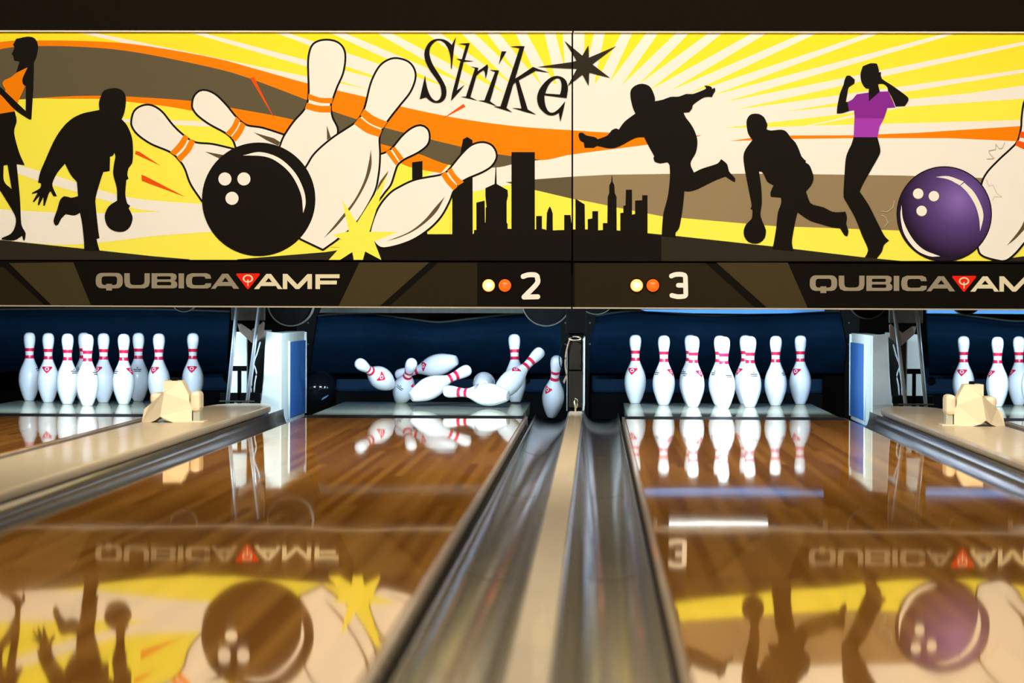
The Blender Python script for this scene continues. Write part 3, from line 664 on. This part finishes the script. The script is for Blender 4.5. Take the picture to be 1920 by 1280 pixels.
# ------------------------------------------------------------------ cream sensor boxes
def sensor_box(s, label):
    YB = 13.0; v0 = (220, 680, .1406)
    t = thing('sensor_box', label, 'sensor box', (s*1.7175, YB, .0405), 'cream sensor boxes on the caps')
    org = at(220+690*.1406, 792, YB)
    def p(x, y, d):
        w = at(220+x*.1406, 680+y*.1406, YB); return Vector((-s*(w.x-org.x), d, max(0, w.z-org.z)*1.0))
    def mesh(front, faces, back, name, m, bev=.003):
        bm = bmesh.new(); V = [bm.verts.new(p(*q)) for q in front]
        for f in faces: bm.faces.new([V[i] for i in f])
        n = len(back); W = []
        for i in back:
            c = V[i].co.copy(); W.append(bm.verts.new((c.x*.93+.0*s, .19, c.z)))
        for k in range(n):
            i, j = back[k], back[(k+1) % n]; bm.faces.new((V[i], V[j], W[(k+1)%n], W[k]))
        bm.faces.new(W)
        return obj(name, bm, m, t)
    fr = [(600,245,.05),(850,245,.05),(945,430,.055),(952,520,.05),(985,610,.055),(985,797,.05),(755,797,.018),(650,768,.012),(585,715,0),
          (508,770,.02),(440,797,.035),(305,799,.075),(335,625,.08),(410,560,.075),(600,400,.05),(640,395,.0)]
    mesh(fr, [(14,0,1,15),(15,1,2,3),(15,3,4,5,6,7,8),(14,15,8,9,10,11,12,13)], list(range(15)), 'housing', MT['box'])
    for (x0, y0, x1, y1, d0, nm) in ((412,405,610,560,.075,'shoulder'),(962,385,1098,655,.05,'side_tube')):
        bm = bmesh.new(); a = p(x0, y1, d0); b = p(x1, y0, d0); xa, xb = sorted((a.x, b.x))
        box(bm, xa, xb, d0, d0+.13, a.z, b.z); obj(nm, bm, MT['box'], t, bevel=.016)
    a = p(1000,700,.06); b = p(1088,640,.06); xa, xb = sorted((a.x, b.x)); obj('tube_foot', nb(xa, xb, .062, .15, a.z*.2, b.z), MT['kickgrey'], t)
    a = p(975,797,0); b = p(1150,797,0); xa, xb = sorted((a.x, b.x)); obj('base_flange', nb(xa, xb, .03, .17, 0, .006), MT['box'], t, bevel=.001)
    a = p(700,240,0); b = p(772,205,0); xa, xb = sorted((a.x, b.x)); obj('top_knob', nb(xa, xb, .09, .12, a.z-.01, b.z), MT['black'], t, bevel=.003)
    return t
sensor_box(-1, 'cream angular sensor box on the left wide cap')
sensor_box(1, 'cream angular sensor box on the right wide cap')

# ------------------------------------------------------------------ pins
IN = .0254
PROF = [(0,0),(.95,0),(1.06,.06),(1.10,.14),(1.25,.45),(1.414,.75),(1.70,1.5),(1.953,2.25),(2.13,2.8),(2.255,3.375),(2.345,3.95),(2.383,4.5),(2.37,5.1),(2.282,5.875),(2.10,6.6),(1.851,7.25),(1.53,7.95),(1.236,8.625),(1.07,9.05),(.982,9.375),(.925,9.7),(.898,10.0),(.905,10.4),(.935,10.875),(.985,11.3),(1.047,11.75),(1.13,12.2),(1.203,12.625),(1.255,13.1),(1.273,13.55),(1.25,13.95),(1.17,14.35),(1.0,14.65),(.76,14.85),(.45,14.96),(0,15.0)]
def prad(h):
    h /= IN
    for (r0, h0), (r1, h1) in zip(PROF[1:], PROF[2:]):
        if h0 <= h <= h1 and h1 > h0: return (r0+(r1-r0)*(h-h0)/(h1-h0))*IN
    return .9*IN
def wrap(bm, loops, az, zc, off=.0007):
    """lay a flat outline (metres, x right / y up) on the pin's skin at height zc, azimuth az (0 faces the viewer)"""
    flat = [Vector((q[0], q[1], 0)) for lp in loops for q in lp]
    b2 = bmesh.new()
    for tr in tessellate_polygon([[Vector((q[0], q[1], 0)) for q in lp] for lp in loops]):
        b2.faces.new([b2.verts.new(flat[i]) for i in tr])
    for _ in range(2): bmesh.ops.subdivide_edges(b2, edges=b2.edges[:], cuts=1, use_grid_fill=True)
    mp = {}
    for v in b2.verts:
        z = zc + v.co.y; r = prad(z)+off; th = az + v.co.x/r
        mp[v] = bm.verts.new((r*math.sin(th), -r*math.cos(th), z))
    for f in b2.faces: bm.faces.new([mp[v] for v in f.verts])
    b2.free()
def make_pin():
    t = thing('bowling_pin', 'pin', 'bowling pin')
    bm = bmesh.new(); lathe(bm, [(r*IN, h*IN) for r, h in PROF], 44); obj('body', bm, MT['pin'], t, True)
    for z0, z1 in ((9.28, 9.98), (10.85, 11.55)):
        hs = [z0+(z1-z0)*k/6 for k in range(7)]
        bm = bmesh.new(); lathe(bm, [(prad(h*IN)+.0006, h*IN) for h in hs], 44); o = obj('neck_stripe', bm, MT['red'], t, True); o['label'] = 'red neck stripe'
    bm = bmesh.new(); k = .00118
    tri = [(-26*k,9*k),(-22*k,14*k),(22*k,14*k),(26*k,9*k),(14*k,-5*k),(0,-19*k),(-14*k,-5*k)]
    wrap(bm, [tri, circ(0, 3*k, 10*k, 20, 8*k)], 0, 7.1*IN); wrap(bm, [circ(0, 3*k, 6*k, 14, 4.5*k)], 0, 7.1*IN)
    o = obj('emblem', bm, MT['red'], t); o['label'] = 'pinkish red pointed emblem'
    bm = bmesh.new()
    for y, w in ((10*k, 4*k), (2*k, 20*k), (-6*k, 17*k)): wrap(bm, [[(-w,y-2*k),(w,y-2*k),(w*.9,y+2*k),(-w*.9,y+2*k)]], math.radians(-118), 6.9*IN)
    o = obj('printed_mark', bm, MT['pinblack'], t); o['label'] = 'small black printed bars'
    return t
PIN0 = make_pin(); used = [False]
def pin(label, group, mtx):
    if used[0]: r = dup(PIN0)
    else: r = PIN0; used[0] = True
    r.matrix_world = mtx; r['label'] = label; r['group'] = group
    return r
S3, R3, YH = .3048, .264, 16.2256
TAB = {1:(0,0),2:(-.5,1),3:(.5,1),4:(-1,2),5:(0,2),6:(1,2),7:(-1.5,3),8:(-.5,3),9:(.5,3),10:(1.5,3)}
def rack(n, spots, what, grp):
    nm = {1:'front pin of', 2:'left pin in the second row of', 3:'right pin in the second row of', 4:'left pin in the third row of', 5:'middle pin in the third row of', 6:'right pin in the third row of',
          7:'leftmost pin in the back row of', 8:'second from left in the back row of', 9:'third from left in the back row of', 10:'rightmost pin in the back row of'}
    for k, ang in spots.items():
        dx, dy = TAB[k]
        m = Matrix.Translation((LC[n]+dx*S3, YH+dy*R3, .0004)) @ Matrix.Rotation(math.radians(ang), 4, 'Z')
        pin('white pin, %s %s' % (nm[k], what), grp, m)
rack(3, {1:150, 2:52, 3:140, 4:62, 5:80, 6:180, 7:-22, 8:60, 9:-62, 10:-38}, 'the rack below number 3', 'pins standing below number 3')
rack(1, {1:185, 2:175, 3:65, 4:2, 5:-38, 6:-28, 7:200, 8:85, 9:120, 10:0}, 'the far left rack', 'pins standing at the far left')
rack(4, {7:-18, 4:-62, 8:-70, 2:150}, 'the far right rack', 'pins standing at the far right')

def fly(label, b, tp, Yb, toward, roll=0):
    """pin whose base shows at pixel b at depth Yb and whose crown shows at pixel tp; toward: crown nearer the viewer"""
    B0 = at(b[0], b[1], Yb); L = .381
    best = None
    for i in range(-400, 401):
        q = at(tp[0], tp[1], Yb + i*.001)
        e = abs((q-B0).length-L)
        if (i <= 0) == toward and (best is None or e < best[0]): best = (e, q)
    z = (best[1]-B0).normalized(); x = z.cross(Vector((0,1,0)));
    if x.length < .05: x = Vector((1,0,0))
    x.normalize(); y = z.cross(x)
    if y.y < 0: x, y = -x, -y
    m = Matrix((x, y, z)).transposed().to_4x4(); m.translation = B0
    pin(label, 'pins knocked over below number 2', m @ Matrix.Rotation(math.radians(roll), 4, 'Z'))
fly('white pin flying at the left of the tumbling pins, crown toward the viewer', (733,722), (671,679), 16.75, True, 15)
fly('white pin leaning with a black mark, behind the middle tumbling pin', (750,752), (773,676), 16.95, True, 95)
fly('white pin flying sideways on top of the tumbling pins, base to the right', (856,675), (742,704), 16.95, False, 20)
fly('white pin leaning right in the middle of the tumbling pins', (771,744), (882,691), 16.35, False, 200)
fly('white pin lying flat on the deck, crown to the left', (953,742), (832,733), 16.2, False, 170)
fly('white pin seen end-on, its rounded belly showing behind the flat lying pin', (907,722), (908,709), 16.55, False, 180)
fly('white pin still upright at the right of the tumbling pins', (967,754), (964,626), 16.98, False, 180)
fly('white pin tipping to the right in front of the upright pin', (929,745), (1017,655), 16.5, False, -40)
fly('white pin tumbling in the gutter beside the central dark post', (1034,779), (1044,668), 16.9, True, -48)

# ------------------------------------------------------------------ black ball in the pit
bl = thing('bowling_ball', 'shiny black bowling ball with a pale blue mark in the pit', 'bowling ball', tuple(at(598, 728, 17.95)))
bm = bmesh.new(); bmesh.ops.create_uvsphere(bm, u_segments=48, v_segments=32, radius=.1045); obj('shell', bm, MT['ball'], bl, True)
bm = bmesh.new()
rot = Matrix.Rotation(math.radians(38), 3, 'Y') @ Matrix.Rotation(math.radians(52), 3, 'X')
def onball(u, v, r=.1049):
    d = Vector((u, -1, v)).normalized()*r; return d
for dx, dz, sx, sz in ((.52,-.62,.22,.10),(.72,-.52,.10,.05),(.36,-.75,.08,.05)):
    n = 18; c = bm.verts.new(onball(dx, dz)); rg = [bm.verts.new(onball(dx+sx*math.cos(2*PI*k/n)+.4*sz*math.sin(2*PI*k/n), dz+sz*math.sin(2*PI*k/n)+.35*sx*math.cos(2*PI*k/n))) for k in range(n)]
    for k in range(n): bm.faces.new((c, rg[k], rg[(k+1)%n]))
o = obj('printed_mark', bm, MT['ballmark'], bl, True); o['label'] = 'pale blue printed mark'

# ------------------------------------------------------------------ pit curtains and cushions
def curtain(label, top, left, right, ybot, Y, hem=True):
    t = thing('pit_curtain', label, 'curtain', tuple(at((top[0][0]+top[-1][0])/2, ybot, Y)), 'navy pit curtains'); off = -Vector(t.location)
    tp = crom(top, False, 12, 50)
    L = [0]
    for a, b in zip(tp, tp[1:]): L.append(L[-1]+math.hypot(b[0]-a[0], b[1]-a[1]))
    def top_at(u):
        d = u*L[-1]
        for i in range(len(tp)-1):
            if L[i+1] >= d: k = (d-L[i])/max(1e-6, L[i+1]-L[i]); return (tp[i][0]+(tp[i+1][0]-tp[i][0])*k, tp[i][1]+(tp[i+1][1]-tp[i][1])*k)
        return tp[-1]
    def edge(e, v):
        for a, b in zip(e, e[1:]):
            if a[1] <= v <= b[1]: return a[0]+(b[0]-a[0])*(v-a[1])/max(1e-6, b[1]-a[1])
        return e[-1][0] if v > e[-1][1] else e[0][0]
    NU, NV = 48, 18; bm = bmesh.new(); Rr = []; hemv = []
    for j in range(NV+1):
        row = []
        for i in range(NU+1):
            u = i/NU; a = top_at(u); v = j/NV; py = a[1]+(ybot-a[1])*v
            xl, xr = edge(left, py), edge(right, py); px = xl+(xr-xl)*((a[0]-tp[0][0])/(tp[-1][0]-tp[0][0]))
            y = Y + .10*max(0, 1-v/.35)**1.3 + .33*max(0, (v-.3)/.7)**1.5 + .010*math.sin(u*9+v*4)*(1-v) - .022*math.exp(-((v-.16)/.05)**2)
            w = at(px, py, y); row.append(bm.verts.new((w.x, y, w.z)))
            if j == 0: hemv.append((w.x, y-.004, w.z))
        Rr.append(row)
    for a, b in zip(Rr, Rr[1:]):
        for k in range(NU): bm.faces.new((a[k], a[k+1], b[k+1], b[k]))
    obj('cloth', bm, MT['curtain'], t, True, loc=off, solid=.006)
    bm = bmesh.new(); tube(bm, hemv, .007, 8); obj('hem', bm, MT['seam'], t, True, loc=off)
YC = 18.12
curtain('navy pit curtain with sagging top edge behind the tumbling pins', [(594,592),(640,588),(690,588),(740,594),(800,602),(826,604),(870,599),(930,592),(990,587),(1052,594)], [(594,585),(580,690),(578,705)], [(1052,585),(1060,690),(1060,705)], 703, YC)
curtain('navy pit curtain behind the rack below number 3', [(1120,592),(1160,585),(1210,583),(1290,589),(1350,591),(1420,588),(1500,585),(1576,583)], [(1120,583),(1106,640),(1104,705)], [(1576,583),(1589,650),(1584,700)], 703, YC)
curtain('navy pit curtain behind the far left rack', [(-150,583),(0,580),(150,579),(300,580),(432,584)], [(-150,570),(-150,710)], [(432,570),(424,705)], 700, YC)
curtain('navy pit curtain behind the far right rack', [(1736,587),(1790,589),(1850,596),(1905,602),(1980,598),(2060,594)], [(1736,580),(1742,705)], [(2060,580),(2060,705)], 703, YC)
for n, lab in ((1,'far left rack'),(2,'tumbling pins'),(3,'rack below number 3'),(4,'far right rack')):
    t = thing('pit_cushion', 'dark navy padded cushion low behind the ' + lab, 'cushion', (LC[n], 18.62, 0), 'pit cushions'); 
    obj('pad', nb(-.70, .70, 0, .10, .01, .175), MT['cushion'], t, bevel=.02)
    obj('base_board', nb(-.70, .70, .02, .10, -.15, .008), MT['black'], t)
    for x in (-.46, .46):
        bm = bmesh.new(); lathe(bm, [(.026,0),(.026,.006),(.015,.008),(0,.008)], 20); bmesh.ops.rotate(bm, verts=bm.verts, cent=(0,0,0), matrix=Matrix.Rotation(PI/2, 3, 'X'))
        obj('bolt', bm, MT['frame'], t, loc=(x, -.001, .09))

# ------------------------------------------------------------------ kickback walls between the lanes
def kickback(s, label, far=False):
    """white kickback with its front edge flaring at the foot; the face toward the middle lane carries a blue pad"""
    Y0, Y1 = 15.72, 17.0
    t = thing('kickback', label, 'kickback', (s*1.56, Y0, -.1)); off = -Vector(t.location)
    f = [(-1.595,.405),(-1.515,.395),(-1.515,-.06),(-1.535,-.085),(-1.60,-.05),(-1.625,.02),(-1.612,.10),(-1.604,.2)]
    bm = bmesh.new(); prism(bm, [(-s*x, z) for x, z in f], Y0, Y0+.02)
    obj('front_edge', bm, MT['kick'], t, loc=off, bevel=.004)
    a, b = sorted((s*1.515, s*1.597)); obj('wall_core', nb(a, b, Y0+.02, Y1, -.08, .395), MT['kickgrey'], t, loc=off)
    a, b = sorted((s*1.507, s*1.515)); obj('blue_pad', nb(a, b, Y0+.38, Y1-.02, -.055, .345), MT['blue'], t, loc=off, bevel=.002)
    bm = bmesh.new(); tube(bm, [(s*1.511, Y0+.37, -.06), (s*1.511, Y0+.37, .35)], .006, 8); tube(bm, [(s*1.511, Y1-.01, -.06), (s*1.511, Y1-.01, .39)], .008, 8); obj('edge_bead', bm, MT['kick'], t, True, loc=off)
    bm = bmesh.new(); prism(bm, [(-s*x, z) for x, z in [(-1.52,-.05),(-1.52,-.11),(-1.42,-.125),(-1.33,-.10),(-1.33,-.112),(-1.42,-.138),(-1.525,-.125)]], Y0+.11, Y1); obj('gutter_skirt', bm, MT['blue'], t, True, loc=off)
    return t
kickback(-1, 'white kickback wall with a blue pad, left of the tumbling pins')
kickback(1, 'white kickback wall with a blue pad, right of the rack below number 3')
def slim_kick(s, label):
    Y0 = 15.8; t = thing('kickback', label, 'kickback', (s*1.73, Y0, 0)); off = -Vector(t.location)
    bm = bmesh.new(); prism(bm, [(-s*x, z) for x, z in [(-1.768,.40),(-1.70,.40),(-1.70,.05),(-1.79,.05),(-1.782,.15)]], Y0, Y0+.02); obj('front_edge', bm, MT['kick'], t, loc=off, bevel=.003)
    a, b = sorted((s*1.70, s*1.766)); obj('wall_core', nb(a, b, Y0+.02, 17.0, .0, .40), MT['kickgrey'], t, loc=off)
    a, b = sorted((s*1.70, s*1.668)); obj('inner_post', nb(a, b, Y0+.03, Y0+.1, .0, .40), MT['brown'], t, loc=off)
    return t
slim_kick(-1, 'slim white kickback edge behind the two rods, right of the far left rack')
slim_kick(1, 'slim white kickback edge behind the two rods, left of the far right rack')

# ball lift frames: two metal rods, a crossbar, a canvas sling
def lift(s, label):
    Y0 = 15.6; v = (400, 560, .1875)
    t = thing('ball_lift', label, 'ball lift', (s*1.72, Y0, .04)); off = -Vector(t.location)
    def q(x, y, Y=Y0):
        w = at(400+x*.1875, 560+y*.1875, Y); return Vector((-s*w.x, Y, w.z))
    for a, b in (((240,40),(140,1062)), ((465,40),(335,1068))):
        bm = bmesh.new(); tube(bm, [q(*a), q(*b)], .0098, 12); obj('rod', bm, MT['steel'], t, True, loc=off)
    def bx(x0, y0, x1, y1, Y, d, name, m, bev=.002):
        a, b = q(x0, y1, Y), q(x1, y0, Y); xa, xb = sorted((a.x, b.x)); obj(name, nb(xa, xb, Y, Y+d, a.z, b.z), m, t, loc=off, bevel=bev)
    bx(190, 672, 330, 722, 15.66, .03, 'crossbar', MT['frame'])
    bx(240, 722, 275, 1062, 15.66, .03, 'post', MT['frame'])
    bx(70, 942, 470, 1015, 15.66, .05, 'base_tray', MT['black'])
    bx(180, 30, 510, 215, 15.72, .05, 'header_plate', MT['grease'])
    bm = bmesh.new()
    path = [(245,225),(262,300),(380,435),(440,400),(505,340),(505,235)]; lo = [(245,260),(262,325),(385,440),(430,435),(505,360),(512,240)]; hi = [(245,245),(285,250),(385,320),(390,305),(480,245),(500,225)]
    A_ = [bm.verts.new(q(x, y, 15.70)) for x, y in lo]; B_ = [bm.verts.new(q(x, y, 15.69)) for x, y in hi]
    for i in range(len(A_)-1): bm.faces.new((A_[i], A_[i+1], B_[i+1], B_[i]))
    obj('canvas_sling', bm, MT['canvas'], t, loc=off, solid=.004)
    bm = bmesh.new(); tube(bm, [q(x, y, 15.64) for x, y in crom([(468,430),(450,500),(432,560),(405,640),(430,740),(415,830),(405,935)], False, 30)], .0035, 8); tube(bm, [q(x, y, 15.63) for x, y in crom([(405,640),(395,720),(380,830),(375,935)], False, 30)], .004, 8)
    obj('cable', bm, MT['white'], t, True, loc=off)
    bx(60, 1018, 410, 1030, 15.58, .01, 'rail_lip', MT['grease'], .001)
lift(-1, 'ball lift with two shiny metal rods behind the left wide cap')
lift(1, 'ball lift with two shiny metal rods behind the right wide cap')

# round drums under the sign strip
def drum(px, py, r, Y, label):
    c = at(px, py, Y); t = thing('pinsetter_drum', label, 'machine drum', tuple(c), 'pinsetter drums under the sign strips'); R = r*Y/F
    for nm, prof, m in (('disc', [(0,0),(R*.95,0),(R*.95,.05),(0,.05)], MT['frame']), ('rim', [(R*.95,-.008),(R,-.008),(R,.056),(R*.95,.056),(R*.95,-.008)], MT['grease']), ('axle', [(R*.2,-.02),(R*.2,.0),(0,.0)], MT['frame'])):
        bm = bmesh.new(); lathe(bm, prof, 48); bmesh.ops.rotate(bm, verts=bm.verts, cent=(0,0,0), matrix=Matrix.Rotation(-PI/2, 3, 'X')); o = obj(nm, bm, m, t if nm != 'axle' else dk)
        if nm == 'disc': dk = o
    obj('bracket', nb(-.02, .02, .05, .07, 0, .724-c.z), MT['frame'], t)
drum(545, 568, 44, 15.5, 'dark round drum over the kickback left of the tumbling pins')
drum(1024, 566, 46, 16.0, 'dark round drum at the top right of the tumbling pins')
drum(1118, 553, 37, 16.0, 'dark round drum at the top left of the rack below number 3')
drum(1628, 562, 36, 15.5, 'dark round drum over the kickback right of the rack below number 3')
drum(345, 560, 25, 15.5, 'small dark round drum above the far left rack')
drum(1812, 560, 30, 15.5, 'small dark round drum above the far right rack')

# sweep bars seen between the curtains and the sign strips
def sweep(label, pts, m, Y):
    t = thing('sweep_bar', label, 'machine bar', tuple(at(pts[0][0], pts[0][1], Y)), 'sweep bars'); off = -Vector(t.location)
    bm = bmesh.new(); prism(bm, [(at(x, y, Y).x, at(x, y, Y).z) for x, y in pts], Y, Y+.05); obj('bar', bm, MT[m], t, loc=off)
    a, b = at(pts[0][0]+6, 570, Y), at(pts[1][0]-6, 570, Y)
    for q in (a, b): obj('arm', nb(q.x-.012, q.x+.012, Y+.005, Y+.04, q.z-.01, .7035), MT['frame'], t, loc=off)
sweep('bright blue sweep bar above the rack below number 3', [(1178,572),(1546,572),(1546,583),(1480,587),(1400,588),(1300,587),(1210,583)], 'wallblue', 17.6)
sweep('bright blue sweep bar above the far right rack', [(1738,574),(2080,574),(2080,590),(1738,587)], 'wallblue', 17.6)
sweep('olive grey sweep bar above the tumbling pins', [(580,572),(988,572),(980,587),(584,586)], 'grease', 17.6)
for k, (x0, x1, lab) in enumerate(((-3.25, -.06, 'over the far left rack and the tumbling pins'), (.06, 3.25, 'over the rack below number 3 and the far right rack'))):
    t = thing('pinsetter_machine', 'dark pinsetter body, ' + lab, 'machine', ((x0+x1)/2, 17, .725), 'pinsetter bodies'); off = -Vector(t.location)
    obj('body', nb(x0, x1, 15.0, 19.0, .725, 1.7), MT['frame'], t, loc=off)
    for y in (15.5, 16.4, 17.3): obj('cross_beam', nb(x0, x1, y, y+.04, .705, .725), MT['brown'], t, loc=off)

# dark machine frames beside the curtains
def side_frame(label, poly, Y):
    t = thing('pinsetter_upright', label, 'machine frame', tuple(at(poly[0][0], poly[-1][1], Y)), 'dark pinsetter side frames'); off = -Vector(t.location)
    bm = bmesh.new(); prism(bm, [(at(x, y, Y).x, at(x, y, Y).z) for x, y in poly], Y, Y+.06); obj('side_plate', bm, MT['frame'], t, loc=off)
    for (x, y) in ((sum(p[0] for p in poly)/len(poly), poly[0][1]+35), (sum(p[0] for p in poly)/len(poly), poly[0][1]+75)):
        w = at(x, y, Y-.006); bm = bmesh.new(); bmesh.ops.create_uvsphere(bm, u_segments=12, v_segments=8, radius=.006); obj('bolt', bm, MT['grease'], t, True, loc=w+off)
side_frame('dark machine frame between the blue padded kickback and the tumbling pins curtain', [(556,570),(604,570),(594,592),(580,690),(576,700),(556,790)], 17.25)
side_frame('dark machine frame left of the central post', [(1046,570),(1066,570),(1066,770),(1064,770),(1058,690)], 17.25)
side_frame('dark machine frame right of the central post', [(1094,570),(1122,570),(1116,600),(1106,640),(1103,790),(1094,790)], 17.25)
side_frame('dark machine frame right of the rack below number 3', [(1574,570),(1612,570),(1608,790),(1584,780),(1584,690),(1589,650)], 17.25)

# central post
Yp = 15.78
t = thing('center_post', 'dark central post with cables between the two middle lanes', 'post', (0, Yp, 0)); off = -Vector(t.location)
obj('column', nb(-.043, .030, Yp, Yp+.10, 0, .54), MT['frame'], t, loc=off, bevel=.003)
obj('column_head', nb(-.052, .052, Yp-.02, Yp+.1, .40, .54), MT['black'], t, loc=off, bevel=.003)
obj('lower_box', nb(-.036, .031, Yp-.03, Yp, .02, .205), MT['brown'], t, loc=off, bevel=.003)
obj('cover_plate', nb(-.034, .026, Yp-.022, Yp, .212, .37), MT['brown'], t, loc=off, bevel=.003)
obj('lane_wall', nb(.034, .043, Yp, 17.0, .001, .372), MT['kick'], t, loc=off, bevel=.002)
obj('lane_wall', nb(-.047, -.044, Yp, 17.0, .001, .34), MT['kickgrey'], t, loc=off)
bm = bmesh.new()
for z in (.345, .30, .23, .19): box(bm, .026, .036, Yp-.025, Yp-.005, z, z+.012)
obj('wall_clip', bm, MT['black'], t, loc=off)
bm = bmesh.new(); tube(bm, [(math.cos(a)*.030-.006, Yp-.03+.02*math.sin(a), .374+.009*math.sin(a)) for a in [2*PI*k/20 for k in range(20)]], .0035, 8, True); obj('wire_ring', bm, MT['brass'], t, True, loc=off)
w = lambda x, y, Y=Yp-.03: at(960+x*.2109, 560+y*.2109, Y)
bm = bmesh.new(); tube(bm, [w(x, y) for x, y in crom([(540,335),(490,350),(450,400),(425,470),(420,540),(430,600),(455,640)], False, 20)], .0028, 8); obj('black_cable', bm, MT['black'], t, True, loc=off)
bm = bmesh.new(); tube(bm, [w(x, y) for x, y in crom([(520,345),(500,400),(478,500),(475,600),(488,680)], False, 20)], .0038, 8); obj('tan_cord', bm, MT['tan'], t, True, loc=off)
bm = bmesh.new(); prism(bm, [(w(*p).x, w(*p).z) for p in [(478,680),(492,690),(465,755),(452,735)]], Yp-.032, Yp-.028); obj('cord_tag', bm, MT['tan'], t, loc=off)

# ------------------------------------------------------------------ lamps over the pin decks
def deck_lamp(n, z, Y, x0, x1, lit0, lit1, power, label):
    xc = (x0+x1)/2; t = thing('pin_deck_lamp', label, 'lamp', (xc, Y, z), 'fluorescent lamps hidden over the pin decks')
    bm = bmesh.new(); tube(bm, [(lit0-xc, 0, 0), (lit1-xc, 0, 0)], .006, 14); o = obj('lamp_tube', bm, MT['lampwhite'], t, True); o['label'] = 'glowing white tube'
    obj('lamp_housing', nb(x0-xc, x1-xc, -.05, .03, .018, .045), MT['trim'], t, bevel=.003)
    for x in (x0-xc+.06, x1-xc-.06): obj('hanger_bracket', nb(x-.008, x+.008, -.02, -.005, .045, .724-z), MT['frame'], t)
    for x in (x0-xc+.008, x1-xc-.008): obj('lamp_holder', nb(x-.01, x+.01, -.014, .014, -.014, .018), MT['kickgrey'], t)
    L = bpy.data.lights.new('pin_deck_light', 'AREA'); L.shape = 'RECTANGLE'; L.size = lit1-lit0; L.size_y = .010; L.energy = power; L.color = (.58, .79, 1)
    lo = bpy.data.objects.new('pin_deck_light', L); COL.objects.link(lo); lo.location = ((lit0+lit1)/2, Y+.004, z-.007)
    d = Vector((0, 16.75-Y, .08-z)).normalized(); lo.rotation_euler = d.to_track_quat('-Z', 'Y').to_euler()
for n, z, Y, x0, x1, a, b in ((1, .615, 15.25, -3.0, -2.2, -2.9, -2.3), (2, .615, 15.25, -1.2, -.4, -1.1, -.5), (3, .560, 15.6, .40, 1.28, .477, .98), (4, .560, 15.6, 2.2, 3.05, 2.28, 2.8)):
    deck_lamp(n, z, Y, x0, x1, a, b, 39, 'fluorescent lamp behind the sign strip over %s' % {1:'the far left rack',2:'the tumbling pins',3:'the rack below number 3',4:'the far right rack'}[n])

# ------------------------------------------------------------------ room lighting: ceiling spots aimed at the murals, plus added fills over the lanes
def spot(x, y, z, tx, ty, tz, p, sx=.9, sy=.35, col=(1, .88, .69)):
    L = bpy.data.lights.new('spot_or_fill_light', 'AREA'); L.shape = 'RECTANGLE'; L.size = sx; L.size_y = sy; L.energy = p; L.color = col
    o = bpy.data.objects.new('spot_or_fill_light', L); COL.objects.link(o); o.location = (x, y, z)
    o.rotation_euler = (Vector((tx, ty, tz))-Vector((x, y, z))).to_track_quat('-Z', 'Y').to_euler()
for x in (-2.7, -.9, .9, 2.7): spot(x, 9.3, 3.25, x*.95, YM, 1.15, 57)
for x in (-1.7, 0, 1.7): spot(x, 5.2, 3.3, x, 5.4, 0, 62, .6, .6, (1, .88, .70))  # added fill lights, put in to brighten the near lane wood
for x in (-2.2, 0, 2.2): spot(x, 10.6, 3.3, x, 12.6, 0, 60, .5, .5, (1, .89, .70))  # added fill lights that lift the far wood and the caps
w = bpy.data.worlds.new('world'); w.use_nodes = True; SC.world = w
w.node_tree.nodes['Background'].inputs[0].default_value = (1, .85, .65, 1); w.node_tree.nodes['Background'].inputs[1].default_value = .02

SC.view_settings.view_transform = 'Standard'; SC.view_settings.look = 'None'
SC.view_settings.exposure = 0; SC.view_settings.gamma = 1; SC.view_settings.use_curve_mapping = False
